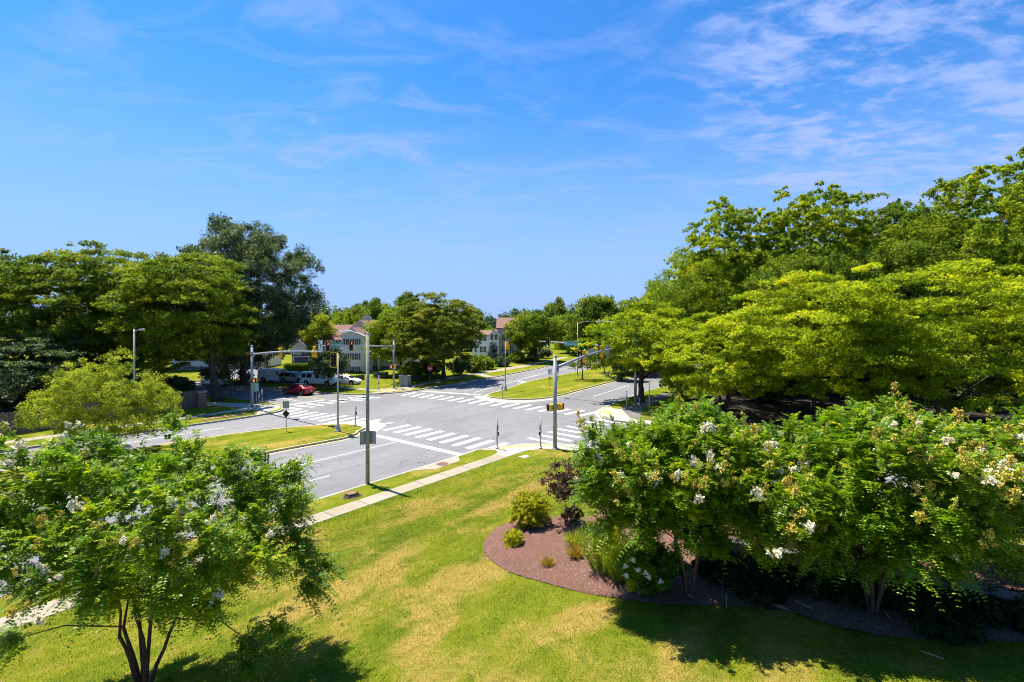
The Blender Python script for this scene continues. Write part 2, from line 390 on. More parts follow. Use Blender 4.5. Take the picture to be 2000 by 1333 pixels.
# kerbs: a solid strip on each block's edge, and the gutter beside it
def kerb(name, line, side, m_=None, yellow=None):
    mb = MB(); a = offset_line(line, -.03*side); b = offset_line(line, .17*side)
    ribbon(mb, a, b, -.04, .158)
    g_ = offset_line(line, -.42*side); ribbon(mb, g_, a, -.03, .006)
    return struct(mb.build(name, m_ or M['kerb']))
kerb('kerb', K_near, -1); kerb('kerb', K_left, -1); kerb('kerb', K_far, 1); kerb('kerb', K_right, 1)
kerb('kerb', I_low, 1, M['kerb_yellow']); kerb('kerb', I_up, -1, M['kerb_yellow'])

# concrete: sidewalks, corner pads, island aprons
pv = MB()
def slab(poly, z=.162, z0=.0): pv.prism(poly, z0, z)
slab([uv(-40, 22.4), uv(28.9, 22.4), uv(28.7, 23.4), uv(-40, 23.4)])
pad = smooth_line([at(934, 884), at(976, 878.5), at(1019, 872.5), at(1069, 872.5), at(1125, 874.5), uv(34.4, 18.5), uv(34.4, 5)])
slab(pad+[uv(32.6, 5), uv(32.6, 17), at(1150, 886), at(1094, 881.5), at(1060, 881), at(1026, 885), at(975, 902), at(947, 901.5), at(972, 889), at(968, 883)], .164)
struct(pv.build('sidewalk', M['pad']))
pv = MB(); slab([uv(-40, 22.36), uv(28.0, 22.36), uv(28.0, 23.44), uv(-40, 23.44)], .167); struct(pv.build('sidewalk', M['concrete']))
# left corner
pv = MB(); slab([at(500, 814), at(522, 808), at(544, 803), at(549, 798), at(543, 794), at(516, 793), at(485, 791), at(440, 790), at(403, 788), at(403, 793), at(440, 797), at(478, 800), at(440, 806), at(408, 812), at(403, 815), at(440, 810), at(470, 806.5), at(492, 804), at(505, 806)], .164)
struct(pv.build('sidewalk', M['pad']))
pv = MB(); slab([uv(-50, 56.0), uv(22, 56.0), uv(22, 57.3), uv(-50, 57.3)], .160); struct(pv.build('sidewalk', M['concrete']))
# far corner and the walks leading off it
pv = MB(); slab([at(722, 771), at(757, 769.6), at(800, 765), at(815, 757), at(806, 757), at(780, 760), at(740, 763), at(735, 764), at(715, 762), at(600, 752), at(530, 748), at(530, 750), at(600, 754.5), at(712, 765), at(738, 767)], .160)
slab([at(800, 760), at(812, 757), at(870, 745.5), at(950, 731), at(1025, 719), at(1110, 700), at(1106, 698), at(1022, 715), at(945, 727), at(862, 742), at(800, 756)], .157)
slab([at(935, 731), at(965, 737.5), at(952, 739.5), at(922, 732)], .162)
struct(pv.build('sidewalk', M['concrete']))
# right corner
pv = MB(); slab([at(1192, 795), at(1173, 804), at(1175, 814), uv(44.9, 22.4), uv(45.1, 14), uv(46.6, 14), uv(46.6, 21.5), at(1215, 803), at(1196, 801)], .164)
struct(pv.build('sidewalk', M['pad']))
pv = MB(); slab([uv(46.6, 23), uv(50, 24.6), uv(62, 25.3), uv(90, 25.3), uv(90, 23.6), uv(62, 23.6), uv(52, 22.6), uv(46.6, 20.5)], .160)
slab([uv(47.6, 20), uv(47.6, -70), uv(49.2, -70), uv(49.2, 20)], .157); struct(pv.build('sidewalk', M['shade_concrete']))
# median aprons (flush concrete round the noses)
pv = MB()
ribbon(pv, [at(600, 835), at(675, 831.3), at(697, 833.5), at(713, 839), at(702, 845)], [at(600, 831), at(672, 824), at(735, 822), at(755, 832), at(731, 847.5)], -.02, .012)
ribbon(pv, [at(1090, 774.5), at(1025, 782.4), at(980, 781), at(957, 778), at(950.5, 773)], [at(1090, 780), at(1025, 788), at(972, 787), at(932, 780), at(924, 775)], -.02, .012)
struct(pv.build('island_apron', M['pad']))
# tactile pads
tp = MB()
ribbon(tp, [at(972, 879.6), at(1019, 874), at(1060, 873.6), at(1080, 873.8)], [at(975, 882), at(1019, 876.5), at(1060, 875.7), at(1080, 875.9)], .1, .172)
ribbon(tp, [at(529, 807), at(545, 801.5)], [at(531, 803), at(541, 799)], .1, .17)
ribbon(tp, [at(738, 769.6), at(785, 766.5)], [at(740, 767.4), at(783, 764.7)], .1, .17)
ribbon(tp, [at(1177, 806), at(1186, 814)], [at(1186, 805), at(1199, 812)], .1, .17)
struct(tp.build('tactile_paving', M['tactile']))
# painted markings
pm = MB()
def bars(A, B, C, D, n, w, z=.004, skip=()):
    """n bars: the first ends run A->B, the second ends C->D (pixels on the photo's road plane, i.e. surveyed road positions)"""
    A, B, C, D = (Vector(at(*q)) for q in (A, B, C, D)); ax = (B-A).normalized()*w/2
    for i in range(n):
        if i in skip: continue
        t = i/(n-1); p = A.lerp(B, t); q = C.lerp(D, t)
        pm.sheet([tuple(p-ax), tuple(p+ax), tuple(q+ax), tuple(q-ax)], z)
bars((750, 841), (940, 883), (800, 830.5), (990, 865.5), 9, .62)
bars((537, 809.5), (681, 832), (582, 801), (742, 819.5), 9, .55, skip=())
bars((696, 829), (724, 834), (740, 822), (766, 826), 2, .5, .018)
bars((1032, 856), (1155, 818.5), (1100, 869.5), (1198, 825.2), 8, .50)
bars((785, 773.5), (1131, 813), (811, 767.5), (1166, 805), 17, .60)
for pp in [((562, 796.4), (588, 800.2)), ((578, 792.6), (614, 795.8)), ((600, 789), (632, 792.6)), ((622, 786.4), (652, 788.2)), ((644, 783), (674, 785.8)), ((662, 780.2), (708, 782.6)), ((680, 777.6), (724, 779.8)), ((696, 775.4), (742, 777))]:
    p, q = Vector(at(*pp[0])), Vector(at(*pp[1])); d = (q-p).normalized(); n_ = Vector((-d.y, d.x))*.27
    pm.sheet([tuple(p-n_), tuple(q-n_), tuple(q+n_), tuple(p+n_)], .004)
def stripe(pts, w, z=.004, mbx=None):
    a = offset_line([at(*p) if len(p) == 2 else p[:2] for p in pts], w/2); b = offset_line([at(*p) if len(p) == 2 else p[:2] for p in pts], -w/2)
    n = len(a)
    for i in range(n-1): (mbx or pm).sheet([a[i], a[i+1], b[i+1], b[i]], z)
stripe([(734, 851), (905, 890)], .62)
stripe([(826, 764.5), (938, 772)], .62)
stripe([(550, 793.5), (634, 781.5)], .45)
def seg_uv(u0, u1, vv, w=.13):
    pm.sheet([uv(u0, vv-w/2), uv(u1, vv-w/2), uv(u1, vv+w/2), uv(u0, vv+w/2)], .004)
seg_uv(-40, 26.3, 32.7)
x0 = 18.0
for k in range(7): seg_uv(x0-3.2-9*k, x0-9*k, 29.0)
seg_uv(-50, 20, 49.6)
stripe([(925, 767.5), (1070, 728), (1160, 707)], .14); stripe([(905, 765), (990, 746), (1050, 733)], .10)
stripe([(330, 762), (403, 764), (517, 772), (588, 785)], .12)
stripe([(1160, 775), (1230, 752)], .12)
# turn arrow
ar = Vector(at(1024, 747)); d = Vector((.55, .835)); n_ = Vector((-d.y, d.x))
def arr(a, b): q = ar+d*a+n_*b; return (q.x, q.y)
pm.sheet([arr(-2, -.1), arr(.6, -.1), arr(.6, .12), arr(-2, .12)], .004); pm.sheet([arr(.3, .12), arr(.6, .12), arr(.6, .9), arr(.3, .9)], .0045); pm.sheet([arr(-.1, .9), arr(1.0, .9), arr(.45, 1.7)], .004)
struct(pm.build('road_markings', M['paint']))
ym = MB(); stripe([(340, 752), (450, 760), (584, 773), (630, 779)], .12, mbx=ym); stripe([(340, 754), (450, 761.6), (582, 774.6), (628, 780.6)], .12, mbx=ym)
struct(ym.build('road_markings', M['ypaint']))
# parking lot behind the far lawn
lot = MB(); lot.sheet([at(505, 748.5), at(672, 752), at(690, 747), at(700, 738), at(660, 733), at(630, 723), at(520, 721), at(440, 722), at(440, 740)], .156); struct(lot.build('parking_lot', M['asphalt']))
# ================================================================ vegetation
def leaf_mat(name, dark, lit, warm, transl=.30, rough=.6, spec=.12):
    """dark/lit/warm: the leaf colours spread over the crown by each leaf's own tint value"""
    g = NT(name); at_ = g.N.new('ShaderNodeAttribute'); at_.attribute_name = 'tint'
    c = g.mix(g.mr(at_.outputs['Fac'], 0.0, .62), dark, lit); c = g.mix(g.mr(at_.outputs['Fac'], .72, 1.0), c, warm)
    g.base(c, rough, spec)
    tr = g.N.new('ShaderNodeBsdfTranslucent'); g.L.new(g.mix(1.0, c, (1.75, 1.6, .8), 'MULTIPLY'), tr.inputs[0]); tr.inputs[0].default_value = (1, 1, 1, 1)
    mx = g.N.new('ShaderNodeMixShader'); mx.inputs[0].default_value = transl
    g.L.new(g.p.outputs[0], mx.inputs[1]); g.L.new(tr.outputs[0], mx.inputs[2]); g.L.new(mx.outputs[0], g.out.inputs[0]); return g.mt
LM = {
 'lime':   leaf_mat('lime_leaves', (.095, .165, .006), (.30, .375, .012), (.44, .47, .020), .42),
 'bright': leaf_mat('bright_green_leaves', (.07, .135, .008), (.22, .30, .014), (.36, .38, .02), .44),
 'mid':    leaf_mat('mid_green_leaves', (.050, .100, .010), (.155, .225, .018), (.26, .29, .02), .42),
 'zelkova': leaf_mat('zelkova_leaves', (.060, .115, .008), (.175, .245, .014), (.30, .33, .02), .40),
 'olive':  leaf_mat('olive_green_leaves', (.055, .090, .010), (.150, .190, .020), (.23, .23, .03), .38),
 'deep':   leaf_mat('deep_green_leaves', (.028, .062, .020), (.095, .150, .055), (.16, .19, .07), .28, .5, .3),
 'under':  leaf_mat('shade_black_leaves', (.010, .022, .006), (.026, .048, .012), (.05, .06, .02), .08, .7, .05),  # leaf colour lowered to near black to paint in the shade
 'blue':   leaf_mat('blue_spruce_needles', (.03, .065, .055), (.085, .14, .125), (.13, .19, .18), .1),
 'pear':   leaf_mat('yellow_green_leaves', (.13, .19, .012), (.30, .36, .030), (.42, .42, .05), .42),
 'crape':  leaf_mat('glossy_crape_leaves', (.055, .135, .006), (.155, .275, .008), (.40, .43, .02), .44, .42, .26),
 'plum':   leaf_mat('purple_leaves', (.035, .020, .016), (.095, .055, .040), (.15, .09, .06), .15),
 'gold':   leaf_mat('golden_foliage', (.20, .22, .006), (.42, .42, .010), (.55, .50, .02), .25),
 'hill':   leaf_mat('distant_leaves', (.035, .080, .035), (.075, .135, .060), (.10, .16, .07), .15),
 'rust':   leaf_mat('dead_brown_leaves', (.10, .04, .02), (.20, .08, .04), (.26, .12, .05), .2),
 'dry':    leaf_mat('dry_grass_blades', (.18, .15, .02), (.36, .27, .05), (.50, .30, .08), .3),
}
def bark_mat(name, a, b, sc=8):
    g = NT(name); tc = g.N.new('ShaderNodeTexCoord'); n = g.noise(sc, 6, .7, vec=tc.outputs['Object'], sc=(1, 1, .18)); g.base(g.mix(g.mr(n, .3, .7), a, b), .9, .15); g.bump(n, .8, .05); return g.mt
M['bark'] = bark_mat('bark', (.035, .026, .020), (.095, .075, .058)); M['bark_red'] = bark_mat('smooth_reddish_bark', (.055, .026, .020), (.15, .085, .06), 5)

def leaf_mesh(name, P, D, Nn, Ln, Wd, T, material, fold=.18):
    """one folded diamond per leaf: P base, D axis, Nn normal, Ln length, Wd width, T tint (numpy arrays)"""
    n = len(P); D = D/np.linalg.norm(D, axis=1)[:, None]
    S = np.cross(D, Nn); S /= np.linalg.norm(S, axis=1)[:, None]+1e-9; Nn = np.cross(S, D)
    L_ = Ln[:, None]; W_ = Wd[:, None]; v = np.empty((n, 4, 3), np.float32)
    v[:, 0] = P; v[:, 1] = P+D*L_*.45+S*W_*.5+Nn*W_*fold; v[:, 2] = P+D*L_; v[:, 3] = P+D*L_*.45-S*W_*.5+Nn*W_*fold
    me = bpy.data.meshes.new(name); me.vertices.add(n*4); me.vertices.foreach_set('co', v.ravel())
    me.loops.add(n*4); me.loops.foreach_set('vertex_index', np.arange(n*4, dtype=np.int32))
    me.polygons.add(n); me.polygons.foreach_set('loop_start', np.arange(0, n*4, 4, dtype=np.int32))
    me.polygons.foreach_set('loop_total', np.full(n, 4, np.int32))
    a = me.attributes.new('tint', 'FLOAT', 'FACE'); a.data.foreach_set('value', np.clip(T, 0, 1).astype(np.float32))
    me.materials.append(material); me.update(calc_edges=True); return me

def rdir(rng, n):
    v = rng.normal(size=(n, 3)); return v/np.linalg.norm(v, axis=1)[:, None]
def crown_centres(rng, n, cz, rx, ry, rz, hollow=.45, lump=.16, zmin=None, dome=False):
    """clump centres through an uneven ellipsoid, thicker toward its outside, kept apart"""
    k = rng.normal(size=(5, 3))*2.2; ph = rng.uniform(0, 6.28, 5); out = []; tries = 0
    md = (4.19*rx*ry*rz/n)**(1/3)*.62
    while len(out) < n and tries < n*60:
        tries += 1; d = rdir(rng, 1)[0]; r = hollow+(1-hollow)*rng.random()**.55
        r *= 1+lump*np.sin(k@d+ph).sum()/1.7
        p = np.array([d[0]*rx*r, d[1]*ry*r, cz+d[2]*rz*r])
        if dome and p[2] < cz: p[2] = cz-(cz-p[2])*.45
        if zmin is not None and p[2] < zmin: continue
        if out and np.min(np.linalg.norm(np.array(out)-p, axis=1)) < md*(1-.6*tries/(n*60)): continue
        out.append(p)
    return np.array(out)

def foliage(rng, C, kind, rc, nsub, nleaf, L0, centre, tint_sp=.28):
    """leaves round the clump centres C; returns P, D, N, L, W, T"""
    n = len(C); Rc = rc*rng.uniform(.7, 1.35, n); ct = rng.normal(.42, .22, n)
    out_dir = C-centre; out_dir /= np.linalg.norm(out_dir, axis=1)[:, None]+1e-6
    # sub-clumps
    ci = np.repeat(np.arange(n), nsub); m = len(ci)
    if kind == 'layer':
        a = rng.uniform(0, 6.283, m); r = np.sqrt(rng.random(m))*Rc[ci]
        tilt = out_dir[ci]; off = np.stack([np.cos(a)*r, np.sin(a)*r, rng.normal(0, .065, m)*Rc[ci]], 1)
        off[:, 2] -= (off[:, :2]*tilt[:, :2]).sum(1)*.26+.12*r*r/Rc[ci]
        S = C[ci]+off; sr = Rc[ci]*.30*rng.uniform(.6, 1.25, m); flat = .36
    elif kind == 'cone':
        a = rng.uniform(0, 6.283, m); r = rng.random(m)**.5*Rc[ci]
        S = C[ci]+np.stack([np.cos(a)*r, np.sin(a)*r, -.35*r+rng.normal(0, .05, m)], 1); sr = Rc[ci]*.28; flat = .5
    else:
        d = rdir(rng, m); d += out_dir[ci]*.35; d[:, 2] += .15; d /= np.linalg.norm(d, axis=1)[:, None]
        S = C[ci]+d*(Rc[ci]*rng.uniform(.45, 1.0, m))[:, None]*np.array([1, 1, .8]); sr = Rc[ci]*.36; flat = .75
    st = ct[ci]+rng.normal(0, .12, m)
    si = np.repeat(np.arange(m), nleaf); q = len(si)
    d = rdir(rng, q); rr = rng.random(q)**.5
    if kind == 'droop':
        # fronds hanging out and down from each sub-clump
        fd = rdir(rng, m); fd[:, 2] = np.abs(fd[:, 2])*.4-.1; fd += out_dir[ci]*.5; fd /= np.linalg.norm(fd, axis=1)[:, None]
        t = rng.random(q); ln = (sr*2.3)[si]*t
        P = S[si]+fd[si]*ln[:, None]; P[:, 2] -= .55*ln*t; P += rng.normal(0, 1, (q, 3))*(sr[si]*.16)[:, None]
        D = rng.normal(0, .6, (q, 3))+fd[si]*.6; D[:, 2] -= .75
    else:
        P = S[si]+d*(sr[si]*rr)[:, None]*np.array([1, 1, flat])
        D = d*.7+rng.normal(0, .5, (q, 3)); D[:, 2] -= .25
    if kind == 'layer': Nn = rng.normal(0, .42, (q, 3)); Nn[:, 2] += 1.0
    elif kind == 'cone': Nn = rng.normal(0, .5, (q, 3)); Nn[:, 2] += .7
    else: Nn = rng.normal(0, .55, (q, 3))+d*.45+out_dir[ci[si]]*.35; Nn[:, 2] += .45
    L = L0*rng.uniform(.6, 1.45, q); W = L*rng.uniform(.45, .75, q)
    T = st[si]+rng.normal(0, .19, q)
    return P, D, Nn, L, W, T

def skeleton(rng, C, base_r, fork_z, n_stem=1, spread=.0, sides=7, lean=(0, 0)):
    """trunk and limbs reaching each clump centre; returns an MB"""
    mb = MB(); nodes = []
    for s_ in range(n_stem):
        a = 6.283*s_/max(n_stem, 1)+rng.uniform(0, 1); q = spread*rng.uniform(.6, 1.1) if n_stem > 1 else 0
        pts = []; rad = []
        for k in range(6):
            t = k/5; pts.append((math.cos(a)*q*(.12+t**1.2)+lean[0]*t+rng.normal(0, .03)*fork_z*.4*t, math.sin(a)*q*(.12+t**1.2)+lean[1]*t+rng.normal(0, .03)*fork_z*.4*t, -.12+fork_z*t))
            rad.append(base_r*(1.35 if k == 0 and n_stem == 1 else 1.0)*(1-.35*t)*(1 if n_stem == 1 else .62))
        mb.tube(pts, rad, sides); nodes.append((np.array(pts[-1]), rad[-1], 0))
        if n_stem > 1:
            e_ = np.array(pts[-1]); q_ = np.argsort(np.linalg.norm(C-(e_+np.array([math.cos(a)*.3, math.sin(a)*.3, 1.0])*fork_z*.45), axis=1))[0]; c_ = C[q_]
            mb.tube([e_-(e_-np.array(pts[-2]))*.05, e_*.6+c_*.4+rng.normal(0, .04, 3), c_], [rad[-1], rad[-1]*.7, rad[-1]*.4], sides, cap=False); nodes.append((e_*.6+c_*.4, rad[-1]*.7, 0)); nodes.append((c_, rad[-1]*.4, 1))
    if n_stem == 1:      # the leader carries on tapering into the crown
        zt = C[:, 2].max(); zl = fork_z+.55*(zt-fork_z); ld = []; lr = []
        for k in range(5):
            t = k/4; ld.append((lean[0]*(1+.5*t)+rng.normal(0, .03)*zl*.3*t, lean[1]*(1+.5*t), -.12+fork_z+(zl-fork_z)*t)); lr.append(base_r*(.65-.45*t))
        ld[0] = tuple(pts[-1]); mb.tube(ld, lr, sides, cap=False)
        for p_, r_ in zip(ld[1:], lr[1:]): nodes.append((np.array(p_), r_, 0))
    order = np.argsort([np.linalg.norm(c-np.array([lean[0], lean[1], fork_z])) for c in C])
    tot = len(C)
    for oi, ix in enumerate(order):
        c = C[ix]; best = None; bd = 1e9
        for (p, r, dep) in nodes:
            dd = np.linalg.norm(c-p)+.9*max(0, p[2]-c[2])+.15*dep
            if dd < bd: bd = dd; best = (p, r, dep)
        p, r, dep = best; r0 = max(r*.62, base_r*.045); r1 = max(r0*.45, base_r*.03)
        mid = (p+c)/2+rng.normal(0, .06, 3)*bd; mid[2] += .07*bd
        mb.tube([p, p*.55+mid*.45, mid, mid*.4+c*.6, c], [r0, r0*.9, (r0+r1)/2, r1*1.1, r1*.7], 5, cap=False)
        nodes.append((mid, (r0+r1)/2, dep+1)); nodes.append((c, r1, dep+1))
    return mb

def make_tree(name, label, cat, loc, H, W, leaf, kind='ball', seed=0, crown_z=.28, n=80, nsub=11, nleaf=60, L0=.17, rc=None, trunk_r=.28,
              n_stem=1, spread=0., hollow=.45, lump=.16, group=None, depth=None, dome=False, barkm='bark', lean=(0, 0), zmin=None, fork=None):
    rng = np.random.default_rng(seed)
    z0 = H*crown_z; cz = (z0+H)/2; rz = (H-z0)/2; rx = W/2; ry = (depth or W)/2; rc = rc or (rx*ry*rz*4.19/n)**(1/3)*.62
    f = lambda a: max(a-rc*.45, a*.4)
    C = crown_centres(rng, n, cz, f(rx), f(ry), f(rz), hollow, lump, zmin, dome)
    C[:, 0] += lean[0]; C[:, 1] += lean[1]
    root = thing(name, loc, 0, label, cat, group)
    if kind == 'layer' and L0 < .23: nleaf, L0 = int(nleaf*.62), L0*1.38
    P, D, Nn, L, Wd, T = foliage(rng, C, kind, rc, nsub, nleaf, L0, np.array([lean[0], lean[1], cz-rz*.35]))
    cr = link('crown', leaf_mesh('crown', P, D, Nn, L, Wd, T, LM[leaf]), root)
    fz = fork if fork is not None else max(z0*.95, H*.12)
    tr = skeleton(rng, C, trunk_r, fz, n_stem, spread, lean=(lean[0]*.15, lean[1]*.15)).build('trunk', [M[barkm]], root, smooth=True)
    return root
def make_conifer(name, label, loc, H, W, leaf, seed=0, group=None, z0=.05, n_lev=16):
    rng = np.random.default_rng(seed); C = []; Rr = []
    for k in range(n_lev):
        t = k/(n_lev-1); z = H*(z0+(1-z0)*t*.98); r = W/2*(1-t)**.85+.05; m = max(1, int(9*(1-t))+2)
        for j in range(m):
            a = 6.283*j/m+rng.uniform(0, 1); q = r*rng.uniform(.55, .85); C.append((math.cos(a)*q, math.sin(a)*q, z-.12*q)); Rr.append(r*.42)
    C = np.array(C); root = thing(name, loc, 0, label, 'tree', group)
    P, D, Nn, L, Wd, T = foliage(rng, C, 'cone', W*.17, 7, 34, W*.035, np.array([0, 0, H*.4]))
    link('crown', leaf_mesh('crown', P, D, Nn, L, Wd*.6, T, LM[leaf]), root)
    mb = MB(); mb.tube([(0, 0, -.1), (0, 0, H*.5), (0, 0, H*.97)], [W*.03, W*.02, .01], 7); mb.build('trunk', [M['bark']], root, smooth=True); return root
def retree(src, name, label, loc, H, W, srcH, srcW, rz, group=None, cat='tree'):
    c = copy_tree(src); c.name = name; c.location = loc; c.rotation_euler = (0, 0, rz); c.scale = (W/srcW, W/srcW, H/srcH)
    for k in ('group',):
        if k in c: del c[k]
    return tag(c, label, cat, group)
def px_tree(px, base, top, width):
    """base point, height and crown width of a tree from where the photo shows them"""
    X, Y = at(px, base, .15); return (X, Y, .14), (625-top)*Y/976+10-.15, width*Y/976

GR = 'broad layered trees beyond the cross street'
# ---- right-hand mass
def T(px, base, top, width, *a, **k):
    loc, H, W = px_tree(px, base, top, width); return make_tree(k.pop('name', 'shade_tree'), a[0], 'tree', loc, H, W, *a[1:], **k)
T(1252, 786, 588, 215, 'lime green shade tree with a thick dark trunk on the right street corner', 'lime', 'layer', seed=3, n=100, nsub=12, nleaf=66, L0=.18, rc=1.5, trunk_r=.42, crown_z=.24)
T(1412, 800, 592, 350, 'low spreading lime green tree with several slanting trunks, right of the road', 'lime', 'layer', seed=4, n=130, nsub=13, nleaf=70, L0=.155, rc=1.45, trunk_r=.30, n_stem=4, spread=1.3, crown_z=.04, hollow=.6, lump=.12, zmin=2.7, fork=3.2, barkm='bark_red')
T(1600, 815, 520, 400, 'broad domed lime green tree of flat tiers in the middle of the right-hand wood', 'lime', 'layer', seed=5, n=150, nsub=14, nleaf=75, L0=.165, rc=1.65, trunk_r=.36, n_stem=3, spread=1.2, crown_z=.04, hollow=.6, lump=.13, zmin=2.7, fork=3.5)
T(1850, 835, 525, 420, 'broad lime green tree near the right edge, low boughs hanging over dark shade', 'lime', 'layer', seed=6, n=140, nsub=14, nleaf=74, L0=.16, rc=1.55, trunk_r=.36, n_stem=3, spread=1.2, crown_z=.04, hollow=.6, lump=.16, zmin=2.7, fork=3.5)
T(2060, 830, 500, 300, 'tiered green tree cut by the right edge of the view above the hedge', 'bright', 'layer', seed=16, n=120, nsub=11, nleaf=50, L0=.17, rc=1.3, trunk_r=.34, crown_z=.04, zmin=2.7)
T(1872, 765, 332, 330, 'tallest tree of the right-hand wood, drooping leaves and open gaps showing the sky', 'bright', 'droop', seed=7, n=120, nsub=10, nleaf=85, L0=.27, rc=1.9, trunk_r=.55, crown_z=.30, hollow=.5, lump=.24, name='tall_tree')
T(2055, 770, 345, 300, 'second very tall drooping-leaved tree, cut by the right edge of the view', 'bright', 'droop', seed=8, n=110, nsub=10, nleaf=85, L0=.27, rc=1.9, trunk_r=.5, crown_z=.30, lump=.22, name='tall_tree')
T(1590, 760, 372, 240, 'tall bright green tree with upright feathery tops left of the tallest tree', 'bright', 'droop', seed=9, n=110, nsub=10, nleaf=85, L0=.26, rc=1.7, trunk_r=.4, crown_z=.25, lump=.26, name='tall_tree')
T(1708, 760, 385, 210, 'thin open-crowned olive tree showing bare branches between the tall green ones', 'olive', 'layer', seed=10, n=80, nsub=8, nleaf=40, L0=.24, rc=1.6, trunk_r=.32, crown_z=.3, lump=.22, name='tall_tree')
T(1470, 757, 392, 250, 'bright green tall tree on the sloping left shoulder of the right-hand wood', 'bright', 'droop', seed=11, n=110, nsub=10, nleaf=85, L0=.27, rc=1.8, trunk_r=.4, crown_z=.22, lump=.2, name='tall_tree')
T(1375, 752, 480, 230, 'mid-height bright green tree at the left end of the tall ones in the right-hand wood', 'bright', 'ball', seed=12, n=100, nsub=10, nleaf=54, L0=.26, rc=1.8, trunk_r=.4, crown_z=.2, lump=.18, name='tall_tree')
T(1545, 772, 470, 280, 'dark green filler tree rising behind the broad lime tiers', 'mid', 'ball', seed=13, n=90, nsub=9, nleaf=46, L0=.28, rc=1.9, trunk_r=.3, crown_z=.15)
T(1745, 775, 450, 260, 'dark green filler tree at the foot of the open olive tree', 'mid', 'ball', seed=14, n=90, nsub=9, nleaf=46, L0=.28, rc=1.9, trunk_r=.3, crown_z=.15)
T(1213, 742, 660, 62, 'small dark green tree with low boughs at the right end of the upper grass median', 'deep', 'layer', seed=15, n=50, nsub=8, nleaf=46, L0=.18, rc=1.0, trunk_r=.14, crown_z=.08, name='median_tree')
T(1137, 742, 692, 62, 'small leaning open-crowned tree with a bare forked trunk on the upper grass median', 'olive', 'layer', seed=17, n=26, nsub=6, nleaf=22, L0=.18, rc=.9, trunk_r=.13, crown_z=.38, name='median_tree', lean=(.5, 0))
T(1181, 729, 680, 48, 'small slim-trunked tree on the upper grass median, farther off than the leaning one', 'olive', 'ball', seed=18, n=24, nsub=6, nleaf=26, L0=.2, rc=.9, trunk_r=.11, crown_z=.32, name='median_tree')
for (px_, b_, t_, w_, src_, rz_) in []: pass
# dark understory below the tiers
def shrub(name, label, loc, H, W, leaf, kind='ball', seed=0, n=26, nsub=8, nleaf=40, L0=.1, rc=None, group=None, cat='shrub', depth=None, lump=.12, z0=.0):
    rng = np.random.default_rng(seed); cz = H*.5; f = rc or W*.17
    C = crown_centres(rng, n, cz, max(W/2-f, .05), max((depth or W)/2-f, .05), max(H/2-f*.7, .05), .4, lump)
    root = thing(name, loc, 0, label, cat, group)
    P, D, Nn, L, Wd, T_ = foliage(rng, C, kind, f, nsub, nleaf, L0, np.array([0, 0, cz*.5])); P[:, 2] = np.maximum(P[:, 2], .01)
    link('foliage', leaf_mesh('foliage', P, D, Nn, L, Wd, T_, LM[leaf]), root)
    mb = MB()
    for c in C[::max(1, len(C)//8)]: mb.tube([(0, 0, -.05), tuple(c*np.array([.4, .4, .5])), tuple(c)], [H*.02, H*.014, H*.006], 5, cap=False)
    mb.build('stem', [M['bark']], root, smooth=True); return root
under = None; rng0 = random.Random(5)
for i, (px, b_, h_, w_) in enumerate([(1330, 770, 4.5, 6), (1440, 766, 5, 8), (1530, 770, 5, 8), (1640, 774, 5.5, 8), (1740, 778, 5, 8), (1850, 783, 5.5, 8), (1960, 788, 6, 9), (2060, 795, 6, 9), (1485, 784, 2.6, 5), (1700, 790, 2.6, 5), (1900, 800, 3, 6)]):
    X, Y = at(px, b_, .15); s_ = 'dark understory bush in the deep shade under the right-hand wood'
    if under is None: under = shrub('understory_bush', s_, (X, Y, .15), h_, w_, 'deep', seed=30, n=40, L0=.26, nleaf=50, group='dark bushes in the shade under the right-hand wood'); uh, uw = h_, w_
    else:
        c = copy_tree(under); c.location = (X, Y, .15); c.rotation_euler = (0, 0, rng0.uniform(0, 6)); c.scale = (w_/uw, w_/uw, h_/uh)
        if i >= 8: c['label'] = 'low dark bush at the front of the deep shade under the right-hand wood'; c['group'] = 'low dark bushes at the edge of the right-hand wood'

# ---- left-hand mass
T(426, 783, 490, 290, 'big spreading green tree with a stout dark trunk on the left street corner', 'zelkova', 'layer', seed=21, n=260, nsub=12, nleaf=60, L0=.17, rc=1.35, trunk_r=.62, crown_z=.20, lump=.14, lean=(-5.0, 1), hollow=.5, fork=3.4)
T(476, 752, 418, 290, 'tall dark blue-green oak behind the left traffic signal mast', 'deep', 'ball', seed=22, n=270, nsub=11, nleaf=62, L0=.27, rc=1.7, trunk_r=.55, crown_z=.05, lump=.11, lean=(-1.2, 0), name='oak_tree')
T(205, 770, 468, 270, 'broad green tree behind the wooden fence, left of the stout-trunked one', 'mid', 'layer', seed=23, n=220, nsub=11, nleaf=62, L0=.20, rc=1.6, trunk_r=.5, crown_z=.12, lump=.12)
T(60, 775, 485, 250, 'broad dark green tree at the left edge of the view behind the fence', 'mid', 'layer', seed=24, n=170, nsub=11, nleaf=58, L0=.19, rc=1.5, trunk_r=.5, crown_z=.12, lump=.17)
T(-20, 755, 462, 150, 'taller tree cut by the left edge of the view', 'olive', 'layer', seed=26, n=80, nsub=10, nleaf=50, L0=.22, rc=1.5, trunk_r=.4, crown_z=.2, lump=.2)
T(310, 757, 492, 170, 'green tree filling the gap between the broad left tree and the oak', 'olive', 'ball', seed=27, n=90, nsub=10, nleaf=50, L0=.25, rc=1.6, trunk_r=.4, crown_z=.2, lump=.18)
T(40, 800, 640, 270, 'low dark bluish-green tree overhanging the wooden fence', 'deep', 'layer', seed=25, n=130, nsub=10, nleaf=56, L0=.15, rc=1.1, trunk_r=.25, crown_z=.05, lump=.14)
